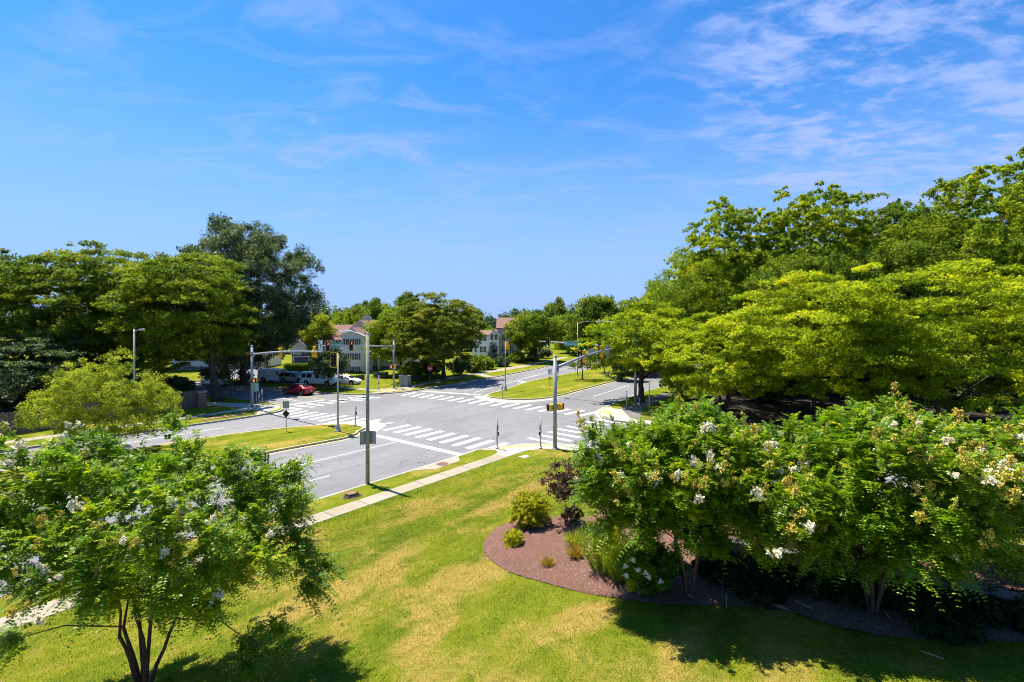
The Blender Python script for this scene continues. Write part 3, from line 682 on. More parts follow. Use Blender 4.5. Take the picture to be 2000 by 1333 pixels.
for i, (px, b_, h_, w_) in enumerate([(10, 800, 4, 6), (100, 795, 4, 7), (190, 790, 4, 7), (280, 785, 4, 6), (350, 780, 3, 3.5)]):
    X, Y = at(px, b_, .15); c = copy_tree(under); c.location = (X, Y, .15); c.rotation_euler = (0, 0, 1.3*i); c.scale = (w_/uw, w_/uw, h_/uh)
    c['label'] = 'dark bush behind the wooden fence under the left-hand trees'; c['group'] = 'dark bushes behind the wooden fence'
# ornamental pear on the lower median
def pear():
    loc = (at(214, 888, .15)[0], at(214, 888, .15)[1], .14); rng = np.random.default_rng(41); H, W = 6.6, 12.6
    C = crown_centres(rng, 190, 3.8, 4.9, 4.0, 2.5, .35, .16, zmin=1.2); C[:, :2] *= (1-.38*np.clip((C[:, 2]-2.4)/4.0, 0, 1))[:, None]
    k = rng.random(len(C)) < 1; C = C[k]
    # upright whips over the top
    extra = [(-2.6, 0, 6.5), (-.3, .2, 6.9), (.9, 0, 7.25), (1.6, -.3, 6.4), (-1.6, .3, 6.3), (3.2, 0, 5.6), (-3.9, 0, 4.9), (-4.9, .3, 3.6)]
    C = np.vstack([C, np.array(extra)])
    P, D, Nn, L, Wd, T_ = foliage(rng, C, 'ball', .60, 9, 38, .105, np.array([0, 0, 1.5]))
    root = thing('ornamental_tree', loc, 0, 'feathery yellow-green ornamental tree with a short forked trunk on the lower grass median', 'tree')
    link('crown', leaf_mesh('crown', P, D, Nn, L, Wd, T_, LM['pear']), root)
    skeleton(rng, C, .17, .9, 3, .45).build('trunk', [M['bark']], root, smooth=True)
pear()
# ---- beyond the intersection
T(866, 742, 575, 185, 'large dark layered tree on the far lawn, right of the do not enter sign', 'olive', 'layer', seed=51, n=180, nsub=10, nleaf=50, L0=.24, rc=1.4, trunk_r=.5, crown_z=.13, lump=.15, name='far_tree')
T(1047, 707, 607, 118, 'round green street tree on the verge of the far road', 'mid', 'ball', seed=52, n=110, nsub=10, nleaf=40, L0=.30, rc=1.5, trunk_r=.38, crown_z=.26, lump=.18, name='far_tree')
T(641, 760, 676, 72, 'small round dark green street tree on the lawn in front of the white van', 'deep', 'ball', seed=53, n=80, nsub=9, nleaf=40, L0=.17, rc=.8, trunk_r=.12, crown_z=.24, lump=.12, name='street_tree')
T(618, 722, 612, 66, 'yellow-green tree in front of the brown roof, left of the white gabled building', 'pear', 'ball', seed=54, n=80, nsub=9, nleaf=40, L0=.26, rc=1.2, trunk_r=.25, crown_z=.2, name='far_tree')
T(783, 733, 604, 110, 'tall yellowish green tree covering the right half of the white gabled building', 'bright', 'ball', seed=55, n=110, nsub=9, nleaf=40, L0=.3, rc=1.6, trunk_r=.3, crown_z=.25, lump=.2, name='far_tree')
LA = T(1163, 700, 576, 90, 'tall blue-green tree rising above the far end of the road', 'mid', 'ball', seed=56, n=120, nsub=9, nleaf=36, L0=.42, rc=2.0, trunk_r=.45, crown_z=.15, lump=.16, name='far_tree')
Hs, Ws = px_tree(1163, 700, 576, 90)[1:]
LB = T(800, 700, 592, 90, 'dark rounded tree behind the white buildings, above the gap between them', 'mid', 'ball', seed=57, n=100, nsub=9, nleaf=36, L0=.42, rc=2.0, trunk_r=.4, crown_z=.1, lump=.2, name='far_tree')
Hb, Wb = px_tree(800, 700, 592, 90)[1:]
LC = T(1240, 700, 582, 100, 'lime tinted tree beyond the upper median, left of the big right-hand wood', 'bright', 'ball', seed=58, n=100, nsub=9, nleaf=36, L0=.42, rc=2.0, trunk_r=.4, crown_z=.1, lump=.2, name='far_tree')
Hc, Wc = px_tree(1240, 700, 582, 100)[1:]
far = [(1660, 735, 465, 300, LA, 'green tree filling the skyline behind the open olive tree'), (1785, 735, 455, 240, LB, 'dense green tree behind the tallest one in the right-hand wood'), (1960, 738, 430, 300, LA, 'dense green tree deep in the right-hand wood by the right edge'), (1440, 730, 480, 240, LC, 'bright dense tree behind the sloping shoulder of the right-hand wood'), (675, 690, 606, 60, LC, 'round-topped light tree peeping over the brown roof'), (708, 685, 604, 66, LB, 'darker tree right of the pines above the brown roofs'), (740, 690, 600, 70, LB, 'green tree behind the chimney of the white building'),
       (840, 690, 600, 90, LC, 'light tree behind the large dark layered tree'), (920, 685, 612, 70, LB, 'dark tree between the two white buildings'), (1085, 682, 598, 50, LB, 'dark rounded treetop right of the far street tree'),
       (1110, 690, 612, 66, LC, 'light green tree at the bend of the far road'), (1200, 690, 604, 70, LA, 'bluish tree behind the far street lamp'), (1290, 695, 560, 90, LC, 'bright tree joining the right-hand wood'),
       (1310, 700, 552, 100, LA, 'darker tree at the left foot of the right-hand wood'), (585, 690, 618, 40, LC, 'light tree glimpsed right of the oak'), (560, 690, 620, 60, LB, 'dark tree behind the oak'), (1130, 695, 640, 55, LB, 'low dark tree under the far street lamp'),
       (1010, 690, 628, 50, LB, 'low dark tree left of the far street tree'), (1245, 730, 610, 120, LC, 'broad lime tree behind the thick trunk by the corner'), (350, 720, 560, 120, LB, 'tree glimpsed behind the stout-trunked tree'), (250, 712, 560, 120, LB, 'tree far behind the fence'), (960, 700, 640, 40, LC, 'small light tree beside the second white building')]
for i, (px, b_, t_, w_, src, lab) in enumerate(far):
    loc, H, W = px_tree(px, b_, t_, w_); h0, w0 = {LA: (Hs, Ws), LB: (Hb, Wb), LC: (Hc, Wc)}[src]; retree(src, 'far_tree', lab, loc, H, W, h0, w0, 1.1*i)
for i, (px, b_, t_, w_, lab) in enumerate([(637, 672, 593, 26, 'left dark pine of the three above the roofs'), (655, 672, 596, 24, 'middle dark pine of the three above the roofs'), (676, 672, 600, 20, 'right dark pine of the three above the roofs')]):
    loc, H, W = px_tree(px, b_, t_, w_); make_conifer('pine_tree', lab, loc, H, W*1.4, 'mid', seed=70+i, group='pines above the roofs')
for (px, b_, t_, w_, lf, lab) in [(963, 712, 668, 34, 'blue', 'silvery blue spruce beside the second white building'), (1040, 706, 678, 30, 'deep', 'dark conifer under the far street tree'), (990, 706, 690, 26, 'bright', 'light green cone-shaped conifer right of the blue spruce')]:
    loc, H, W = px_tree(px, b_, t_, w_); make_conifer('conifer', lab, loc, H, W, lf, seed=px)
for i, (px, b_, h_, w_, lf, lab) in enumerate([(805, 742, 3.0, 4.5, 'mid', 'dark bush left of the large layered tree'), (900, 733, 3.4, 5, 'deep', 'dark bush right of the large layered tree'), (925, 727, 3.2, 5, 'mid', 'green bush by the sidewalk walkway'), (945, 722, 2.6, 5, 'bright', 'yellowish low bush in front of the blue spruce'),
        (1010, 709, 2.4, 4, 'mid', 'green bush in front of the second building'), (1060, 700, 2.6, 5, 'deep', 'dark bush behind the far street tree'), (1120, 690, 5, 8, 'bright', 'lime bush beside the far sidewalk'), (1150, 695, 4, 8, 'mid', 'green bush at the end of the far road'), (980, 716, 2, 4, 'deep', 'low dark bush beside the walkway'), (840, 735, 3, 5, 'deep', 'dark bush behind the do not enter sign')]):
    X, Y = at(px, b_, .15); shrub('far_bush', lab, (X, Y, .15), h_, w_, lf, seed=90+i, n=24, L0=.3, nleaf=30)
# distant wood closing the horizon
def distant_wood():
    rng = np.random.default_rng(77); C = []
    for a in np.arange(-62, 62, .75):
        for k in range(3):
            Y = rng.uniform(330, 470); X = math.tan(R(a+rng.normal(0, .3)))*Y; top = 10+Y*(8+6*math.sin(a*.31)+4*math.sin(a*.9+1)+rng.normal(0, 3))/976
            for z in np.arange(1.5, top, 4.2): C.append((X+rng.normal(0, 2), Y, z))
    C = np.array(C); P, D, Nn, L, Wd, T_ = foliage(rng, C, 'ball', 4.2, 7, 8, 2.0, np.array([0, 900, -200.]))
    o = link('distant_wood', leaf_mesh('distant_wood', P, D, Nn, L, Wd, T_, LM['hill'])); tag(o, 'bluish wooded ridge closing the horizon', 'wood', kind='stuff')
distant_wood()

# ================================================================ crape myrtles
def floret_mesh(name, mats, seed, n, L, Rr, droop=0, size=.02):
    """conical panicle: many small crumpled petals round a stalk, base at 0, pointing +Z"""
    rng = np.random.default_rng(seed); mb = MB(); mb.tube([(0, 0, -.03), (0, 0, L*.9)], [.004, .002], 4, mi=1)
    br = [(rng.random()**.7, rng.uniform(0, 6.28), rng.uniform(.5, 1.25)) for _ in range(11)]
    for i in range(n):
        tb, ab, lb = br[rng.integers(len(br))]; q = rng.random()**.6; r = Rr*(1-.62*tb)*lb*q
        c = np.array([math.cos(ab)*r, math.sin(ab)*r, L*(tb*.85+.16*q)])+rng.normal(0, .013, 3)*(L/.2); s = size*rng.uniform(.5, 1.25)
        for k in range(2):
            d = rdir(rng, 1)[0]; e = np.cross(d, rdir(rng, 1)[0]); e /= np.linalg.norm(e)+1e-6; g_ = np.cross(d, e)
            mb.add([c+e*s, c+g_*s*.8+d*s*.4, c-e*s, c-g_*s*.8+d*s*.3], [(0, 1, 2, 3)])
    return mb.mesh(name, mats)
M['petal'] = mat('white_petals', (.88, .80, .58), .6, n_scale=20, n_amt=.15); M['bud'] = mat('tan_seed_capsules', (.60, .46, .07), .7, n_scale=25, n_amt=.35)
M['bud_green'] = mat('yellow_green_buds', (.52, .50, .05), .7, n_scale=25, n_amt=.3); M['twig'] = mat('red_twig', (.20, .075, .03), .7)
FW = [floret_mesh('flower_cluster', [M['petal'], M['twig']], 300+i, 150, .20, .095, size=.019) for i in range(3)]
FT = [floret_mesh('seed_cluster', [M['bud'] if i % 2 else M['bud_green'], M['twig']], 310+i, 120, .24, .10, size=.0145) for i in range(4)]

def crape(name, label, loc, W, H, seed, n_clump=95, shoots=40, n_leaf=20, leaf=.062, z_low=1.6, depth=None, flowers=36, seeds=60, extra=(), stems=6, spread=.8, rz=0, side=0, lump=.10, fork=1.5):
    rng = np.random.default_rng(seed); ry = (depth or W)/2; rx = W/2
    C = crown_centres(rng, n_clump, (z_low+H)/2, rx-.45, ry-.45, (H-z_low)/2-.30, .40, lump)
    if len(extra): C = np.vstack([C, np.array(extra)])
    root = thing(name, loc, rz, label, 'flowering tree')
    cen = np.array([0, 0, z_low+.2]); n = len(C)
    out = C-cen; out /= np.linalg.norm(out, axis=1)[:, None]+1e-6
    ci = np.repeat(np.arange(n), shoots); m = len(ci)
    d0 = rdir(rng, m)*.75+out[ci]*.75; d0[:, 2] += .25; d0 /= np.linalg.norm(d0, axis=1)[:, None]
    base = C[ci]+rdir(rng, m)*rng.uniform(0, .38, m)[:, None]; Ls = rng.uniform(.26, .60, m)*np.where(rng.random(m) < .10, 1.45, 1.0); sag = rng.uniform(.25, .95, m)
    ct = rng.normal(.36, .12, n)[ci]+rng.normal(0, .09, m)
    si = np.repeat(np.arange(m), n_leaf); k = np.tile(np.arange(n_leaf), m); t = (k//2+1)/(n_leaf/2)
    s = Ls[si]*t; P = base[si]+d0[si]*s[:, None]; P[:, 2] -= sag[si]*s*t*.75
    tan = d0[si].copy(); tan[:, 2] -= sag[si]*t*1.3; tan /= np.linalg.norm(tan, axis=1)[:, None]
    up = np.zeros_like(tan); up[:, 2] = 1; sd = np.cross(tan, up); sd /= np.linalg.norm(sd, axis=1)[:, None]+1e-6
    sg = np.where(k % 2 == 0, 1., -1.)[:, None]
    D = sd*sg+tan*.35+rng.normal(0, .16, tan.shape); Nn = np.cross(sd, tan)+rng.normal(0, .22, tan.shape)
    L = leaf*1.22*rng.uniform(.7, 1.3, len(si))*(1-.45*t**3); T_ = ct[si]+rng.normal(0, .16, len(si))+.28*t**2+np.where(rng.random(m) < .10, .3, 0)[si]
    link('crown', leaf_mesh('crown', P, D, Nn, L, L*.50, T_, LM['crape'], .12), root)
    tr = skeleton(rng, C, .085 if stems > 1 else .1, fork, stems, spread, sides=8)
    tr.build('trunk', [M['bark_red']], root, smooth=True)
    # shoot stalks seen on the outside
    tip = base+d0*Ls[:, None]; tip[:, 2] -= sag*Ls*.75
    outer = ((C[ci]-cen)*np.array([1/rx, 1/ry, 1/(H-z_low)])); score = np.linalg.norm(outer, axis=1)+.6*(tip-base)@np.array([0, 0, 1])-.28*outer[:, 1]+rng.normal(0, .12, m)
    stk = MB()
    for q in np.argsort(-score)[:500]:
        md = base[q]+d0[q]*Ls[q]*.5; md[2] -= sag[q]*Ls[q]*.19; stk.tube([base[q], md, tip[q]], [.005, .004, .002], 4, cap=False)
    o = stk.build('twigs', [M['twig']], root); o['kind'] = 'stuff'
    pick = rng.permutation(np.argsort(-score)[:(flowers+seeds)*3])[:flowers+seeds]
    for j, q in enumerate(pick):
        me = FW[j % 3] if j < flowers else FT[j % 4]; o = link('flower_cluster' if j < flowers else 'seed_cluster', me, root)
        dd = Vector(d0[q])*.8+Vector((0, 0, .5-sag[q]*.9)); o.location = tip[q]; o.rotation_euler = dd.to_track_quat('Z', 'Y').to_euler()
        sz = rng.uniform(.75, 1.45)*(1.15 if j < flowers else 1.12); o.scale = (sz, sz, sz*rng.uniform(.8, 1.2))
    return root
# ================================================================ near ground, beds and plants
def gp(px, py): X, Y, Z = on_ground(px, py); return (X, Y, Z)
M['hollow'] = mat('shade_black_floor', (.022, .016, .012), .95, n_scale=6, n_amt=.5, bump=.8)  # near-black ground colour, the wood's deep shade put into it
# woodland floors: dark sheets with the deep shade in their colour
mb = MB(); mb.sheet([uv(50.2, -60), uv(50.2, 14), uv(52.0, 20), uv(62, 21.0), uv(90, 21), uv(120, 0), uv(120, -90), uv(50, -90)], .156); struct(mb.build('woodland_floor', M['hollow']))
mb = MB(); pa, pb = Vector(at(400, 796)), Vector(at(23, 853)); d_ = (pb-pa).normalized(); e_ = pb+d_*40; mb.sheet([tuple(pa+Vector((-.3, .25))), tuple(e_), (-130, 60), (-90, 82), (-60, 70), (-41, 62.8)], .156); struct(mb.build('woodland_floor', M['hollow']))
# mulch bed on the slope
bed_px = [(1160, 1010), (1050, 1012), (1000, 1020), (960, 1040), (944, 1078), (990, 1116), (1060, 1138), (1130, 1157), (1220, 1172), (1330, 1184), (1440, 1186), (1540, 1196), (1600, 1216), (1700, 1240), (1850, 1252), (2100, 1262), (2300, 1300)]
bed_line = smooth_line([gp(*q)[:2] for q in bed_px], .35)
wall_a, wall_b = gp(1372, 1106)[:2], gp(2250, 1272)[:2]
bed_poly = [tuple(p) for p in bed_line]+[tuple(Vector(wall_b)+Vector((1.5, 2.0))), tuple(Vector(wall_a)+Vector((2.5, 4.0))), gp(1200, 975)[:2]]
bl = np.array([tuple(p) for p in bed_line])
def bedz(x, y):
    d = np.min(np.hypot(bl[:, 0]-x, bl[:, 1]-y)); return terrain(x, y)+.012+.07*min(1, d/.5)+.015*mnoise.noise((x*3, y*3, 0))
mb_ = struct(drape('mulch_bed', bed_poly, bedz, .3, M['mulch']))
# retaining wall: cap and face, with the raised bed behind it
wa, wb = Vector(wall_a), Vector(wall_b); wd = (wb-wa).normalized(); wn = Vector((-wd.y, wd.x)); wl = (wb-wa).length; zc = terrain(*((wa+wb)/2))+.62
if wn.y < 0: wn = -wn
W_ = thing('retaining_wall', (wa.x, wa.y, zc), math.atan2(wd.y, wd.x), 'low garden retaining wall with a grey flat cap behind the crape myrtles', 'wall')
mb = MB(); rr = random.Random(3); x = 0
while x < wl:
    L_ = rr.uniform(.55, .9); mb.box((x+L_/2, .17, -.035+rr.uniform(-.004, .004)), (L_-.012, .36, .07)); x += L_
mb.build('cap', [M['shade_concrete']], W_, bevel=.008)  # cap colour carries the shade that falls on it
mb = MB(); z = -.07; row = 0
while z > -1.5:
    x = -.2*(row % 2)
    while x < wl: L_ = rr.uniform(.3, .5); mb.box((x+L_/2, .18+rr.uniform(-.01, .01), z-.075), (L_-.012, .28, .14)); x += L_
    z -= .15; row += 1
mb.build('stone_face', [mat('dark_wall_stone', (.14, .11, .085), .9, n_scale=3, n_amt=.4)], W_)
q = [wa+wn*.34, wb+wn*.34, wb+wn*4.6, wa+wn*4.6]
def rz_(x, y):
    t = (Vector((x, y))-wa).dot(wn); return zc-.05-.02*max(0, t-1.5)**2+.02*mnoise.noise((x*2, y*2, 3))
struct(drape('mulch_bed', [tuple(p) for p in q], rz_, .35, M['mulch']))
def on_bed(px, py):
    Y = 15.
    for _ in range(60): X = (px-1000)/976*Y; Y = .5*Y+.5*976*(10-rz_(X, Y))/(py-625.)
    return ((px-1000)/976*Y, Y, rz_((px-1000)/976*Y, Y))

# near crape myrtles
crape('crape_myrtle', 'white-flowering crape myrtle at the left on slim dark stems, nearest the camera', gp(282, 1350), 8.1, 5.85, 201, n_clump=195, shoots=42, z_low=1.95, depth=5.2, flowers=28, seeds=45, spread=.65, fork=1.7, leaf=.076, lump=.15,
      extra=[(3.9, -.2, 2.5), (3.3, -.6, 1.9), (4.2, 0, 2.9), (2.5, -.2, 1.35), (2.45, -.2, .9), (-.2, 1.2, 5.95), (-3.8, .3, 5.6), (-2.6, -.4, 1.5), (-3.2, 0, 1.2)])
crape('crape_myrtle', 'white-flowering crape myrtle overhanging the purple-leaved tree in the mulch bed', gp(1345, 1165), 6.2, 5.45, 202, leaf=.078, lump=.13, n_clump=210, shoots=46, z_low=.95, depth=5.0, flowers=28, seeds=85, spread=.35, stems=5, fork=1.2,
      extra=[(-2.5, -.3, 4.3)])
crape('crape_myrtle', 'crape myrtle full of tan seed heads, its three trunks in the dark hollow', gp(1705, 1200), 7.0, 4.75, 203, leaf=.078, lump=.14, n_clump=215, shoots=46, z_low=1.2, depth=5.2, flowers=18, seeds=85, spread=.4, stems=5, fork=1.5,
      extra=[(.6, 0, 4.7), (-1.2, -.4, 1.6), (2.0, -.5, 1.8), (2.6, -.6, 1.5)])
crape('crape_myrtle', 'crape myrtle cut by the right edge of the view, white blooms along its top', gp(2090, 1185), 6.6, 5.2, 204, leaf=.078, lump=.14, n_clump=160, shoots=42, z_low=1.3, depth=4.8, flowers=34, seeds=70, spread=.4, stems=5)

# planting in the bed
def gshrub(name, label, px, py, H, W, leaf, **k): return shrub(name, label, gp(px, py), H, W, leaf, **k)
shrub('golden_cypress', 'golden yellow rounded conical conifer on the mulch left of the purple tree', gp(1036, 1030), 1.45, 1.75, 'gold', 'droop', seed=61, n=70, nsub=10, nleaf=34, L0=.06, rc=.20, cat='shrub')
shrub('golden_shrub', 'small pale golden shrub at the left tip of the mulch bed', gp(1003, 1068), .62, .98, 'gold', 'ball', seed=62, n=26, nsub=8, nleaf=26, L0=.045, rc=.15)
pt = make_tree('purple_leaf_tree', 'small dark purple-leaved tree on three thin stakes-like stems in the mulch', 'tree', gp(1112, 1034), 2.75, 2.0, 'plum', 'layer', seed=63, n=56, nsub=8, nleaf=30, L0=.055, rc=.30, trunk_r=.045, crown_z=.34, n_stem=3, spread=.34, hollow=.3, lump=.2, barkm='bark_red', fork=1.0)
shrub('dark_shrub', 'small dark purple shrub between the stems of the purple-leaved tree', gp(1116, 1024), .75, 1.1, 'plum', 'ball', seed=64, n=20, nsub=7, nleaf=26, L0=.05, rc=.16)
def tuft(name, label, loc, H, W, leaf, n, seed, lean=.5, wid=.012, cat='ornamental grass'):
    rng = np.random.default_rng(seed); a = rng.uniform(0, 6.283, n); sp = rng.uniform(.05, 1, n); P = np.stack([np.cos(a)*W*.12*sp, np.sin(a)*W*.12*sp, np.zeros(n)], 1)
    D = np.stack([np.cos(a)*sp*lean, np.sin(a)*sp*lean, np.ones(n)], 1)+rng.normal(0, .1, (n, 3)); Nn = rng.normal(size=(n, 3)); L_ = H*rng.uniform(.6, 1.15, n)
    # two segments: upright, then arching out
    D1 = D/np.linalg.norm(D, axis=1)[:, None]; P2 = P+D1*(L_*.5)[:, None]; D2 = D1.copy(); D2[:, 2] -= .55; D2[:, :2] *= 1.5
    T_ = rng.uniform(0, 1, n); root = thing(name, loc, 0, label, cat)
    me = leaf_mesh('blades', np.vstack([P, P2-D1*(L_*.08)[:, None]]), np.vstack([D, D2]), np.vstack([Nn, Nn]), np.concatenate([L_*.62, L_*.6]), np.full(2*n, wid), np.concatenate([T_, T_]), LM[leaf]); link('blades', me, root)
    mb = MB(); mb.lathe([(W*.12, -.02), (W*.09, .04), (0, .06)], 8); mb.build('crown_base', [M['soil']], root); return root
tuft('grass_tuft', 'small dry yellow grass clump alone at the front of the mulch', gp(1070, 1110), .36, .7, 'dry', 420, 1)
tuft('grass_tuft', 'orange-tipped dry grass clump below the green one beside the willowy shrub', gp(1124, 1094), .50, .8, 'dry', 600, 2)
tuft('grass_tuft', 'green and gold grass clump behind the orange-tipped one', gp(1122, 1070), .60, .85, 'pear', 600, 3)
tuft('weed_patch', 'thin flat green weed patch in the left part of the mulch', gp(1008, 1082), .10, .5, 'pear', 140, 4, 2.2, cat='weed')
tuft('weed_patch', 'pale thin weed patch behind the front grass clump', gp(1058, 1070), .10, .8, 'pear', 160, 5, 2.6, cat='weed')
def willow(label, loc, H, W, leaf, seed, n=240, nl=34, ls=.07):
    rng = np.random.default_rng(seed); a = rng.uniform(0, 6.283, n); sp = np.sqrt(rng.random(n)); Hs_ = H*(1-.35*sp**2)*rng.uniform(.75, 1.05, n)
    D = np.stack([np.cos(a)*sp*W/H*.55, np.sin(a)*sp*W/H*.55, np.ones(n)], 1); base = np.stack([np.cos(a)*sp*W*.22, np.sin(a)*sp*W*.22, np.zeros(n)], 1)
    si = np.repeat(np.arange(n), nl); t = rng.uniform(.12, 1, n*nl); P = base[si]+D[si]*(Hs_[si]*t)[:, None]; P[:, :2] += .10*W*(t**2)[:, None]*D[si][:, :2]
    q = len(si); Dl = rng.normal(0, .5, (q, 3)); Dl[:, 2] += .8; Nn = rng.normal(0, .6, (q, 3)); Nn[:, 2] += .5
    root = thing('willowy_shrub', loc, 0, label, 'shrub'); link('foliage', leaf_mesh('foliage', P, Dl, Nn, ls*rng.uniform(.7, 1.3, q), ls*.32*np.ones(q), rng.normal(.35, .15, n)[si]+rng.normal(0, .1, q)+.2*t, LM[leaf]), root)
    mb = MB(); [mb.tube([tuple(base[i]), tuple(base[i]+D[i]*Hs_[i]*.5), tuple(base[i]+D[i]*Hs_[i]*.95)], [.006, .005, .003], 4, cap=False) for i in range(0, n, 4)]; mb.build('stems', [M['bark']], root)
willow('tall feathery yellow-green shrub with upright wands beside the grass clumps', gp(1180, 1122), 1.75, 1.5, 'bright', 1)
willow('second feathery green shrub, right of the first and closer', gp(1216, 1140), 1.45, 1.2, 'bright', 2)
willow('small bright yellow upright shrub behind the feathery ones', gp(1196, 1075), 1.3, .7, 'gold', 3, n=110)
hy = shrub('flowering_shrub', 'dark leafy shrub with round white flower heads at the foot of the left crape myrtle', gp(1270, 1158), 1.5, 2.1, 'crape', seed=65, n=44, nsub=10, nleaf=34, L0=.075, rc=.28)
rr = random.Random(9)
for (px, py) in [(1222, 1105), (1225, 1122), (1245, 1113), (1260, 1118), (1268, 1125), (1290, 1135), (1238, 1092)]:
    o = link('flower_cluster', FW[rr.randrange(3)], hy); X, Y, Z = gp(1270, 1158); yy = Y-1.0+rr.uniform(-.05, .1); o.location = ((px-1000)/976*yy-X, yy-Y, 10-(py-625)*yy/976-Z-.06); o.rotation_euler = (R(30), rr.uniform(-.4, .4), 0); o.scale = (.9, .9, .6)
# dark low planting added in front of the wall to blacken its shade
for i, (px, py, w, h) in enumerate([(1430, 1125, 2.4, .5), (1530, 1140, 2.4, .55), (1640, 1160, 2.5, .5), (1760, 1180, 2.4, .55), (1880, 1200, 2.5, .55), (1990, 1212, 2.6, .6), (1480, 1165, 1.5, .4), (1830, 1232, 1.6, .4)]):
    if i == 0: dk = gshrub('shade_filler_shrub', 'low dark evergreen shrub added to deepen the shade before the garden wall', px, py, h, w, 'under', seed=66, n=46, nsub=9, nleaf=34, L0=.07, rc=.26, group='low dark shrubs before the garden wall')
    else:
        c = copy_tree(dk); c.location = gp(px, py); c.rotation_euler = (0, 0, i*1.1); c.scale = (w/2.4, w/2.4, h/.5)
for i, (px, py, h, w, lf, lab) in enumerate([(1870, 1098, .75, .9, 'gold', 'bright yellow shrub on the raised mulch bed, left of the other yellow one'), (1975, 1112, .7, 1.0, 'gold', 'yellow-green shrub on the raised mulch at the right edge'), (1600, 1062, .9, 1.3, 'pear', 'pale green shrub glimpsed behind the wall through the leaves'), (1480, 1040, .8, 1.2, 'pear', 'pale yellowish shrub behind the left end of the garden wall'), (1735, 1082, .8, 1.2, 'pear', 'pale shrub behind the garden wall beside the trunks')]):
    shrub('bed_shrub', lab, on_bed(px, py), h, w, lf, seed=120+i, n=24, nsub=7, nleaf=26, L0=.05, rc=.17)
# fallen cane sticks on the dark mulch
stk = None; rr = random.Random(12)
for i, (px, py, L_) in enumerate([(1345, 1170, .35), (1350, 1163, .3), (1420, 1182, .5), (1505, 1188, .6), (1530, 1195, .4), (1570, 1190, .45), (1735, 1212, .35), (1770, 1195, .5), (1660, 1180, .6), (1600, 1165, .5), (1925, 1225, .4), (1430, 1160, .4), (1820, 1290, .4)]):
    X, Y, Z = gp(px, py)
    if stk is None: stk = MB().tube([(-.5, 0, 0), (0, .02, .012), (.5, 0, 0)], [.010, .012, .007], 5).build('fallen_twig', [mat('bleached_twig', (.38, .28, .17), .8)]); tag(stk, 'pale dead twig lying on the dark mulch under the crape myrtles', 'twig', 'dead twigs lying under the crape myrtles'); o = stk
    else: o = stk.copy(); col.objects.link(o)
    o.location = (X, Y, Z+.11); o.rotation_euler = (0, rr.uniform(-.25, .25), rr.uniform(0, 3.1)); o.scale = (L_, 1, 1)

# grass blades over the near lawn and loose bark on the bed (uncountable)
def in_poly(X, Y, poly):
    pp = np.array([tuple(p[:2]) for p in poly]); ins = np.zeros(len(X), bool); j = len(pp)-1
    for i in range(len(pp)):
        c = ((pp[i, 1] > Y) != (pp[j, 1] > Y)) & (X < (pp[j, 0]-pp[i, 0])*(Y-pp[i, 1])/(pp[j, 1]-pp[i, 1]+1e-12)+pp[i, 0]); ins ^= c; j = i
    return ins
def blades(name, label, X, Y, Z, rng, grow):
    n = len(X); P = np.stack([X, Y, Z], 1); D = rng.normal(0, .45, (n, 3)); D[:, 2] = 1; Nn = rng.normal(size=(n, 3)); L_ = rng.uniform(.025, .065, n)*grow
    me = leaf_mesh(name, P, D, Nn, L_, .006+.0005*Y, rng.random(n), M['blades']); tag(link(name, me), label, 'grass', kind='stuff')
def lawn_blades():
    rng = np.random.default_rng(9); n = 460000; f = np.sqrt(rng.uniform((8.4/36)**2, 1, n))*36
    X = rng.uniform(-1.06, 1.06, n)*f; Y = f; a = X*V.x+Y*V.y; b = X*U.x+Y*U.y
    k = (a < 22.3) & (b < 31.5) & (rng.random(n) < np.clip((37-Y)/12, 0, 1)); X, Y = X[k], Y[k]; k = ~in_poly(X, Y, bed_poly); X, Y = X[k], Y[k]
    blades('lawn_grass', 'mown grass blades over the sloping near lawn, green with straw patches', X, Y, np.array([terrain(x, y) for x, y in zip(X, Y)])-.006, rng, 1+.02*np.maximum(Y-12, 0))
g = NT('lawn_blades'); c, f_ = grass_color(g, .60); at_ = g.N.new('ShaderNodeAttribute'); at_.attribute_name = 'tint'
c = g.mix(g.mr(at_.outputs['Fac'], .0, .35, .55, 0), c, (.03, .05, .002)); c = g.mix(g.mr(at_.outputs['Fac'], .35, 1.0, 0, .9), c, g.mix(1.0, c, (1.9, 1.75, 1.3), 'MULTIPLY')); g.base(c, .8, .1); tr = g.N.new('ShaderNodeBsdfTranslucent'); g.L.new(c, tr.inputs[0]); mx = g.N.new('ShaderNodeMixShader'); mx.inputs[0].default_value = .35; g.L.new(g.p.outputs[0], mx.inputs[1]); g.L.new(tr.outputs[0], mx.inputs[2]); g.L.new(mx.outputs[0], g.out.inputs[0]); M['blades'] = g.mt
lawn_blades()
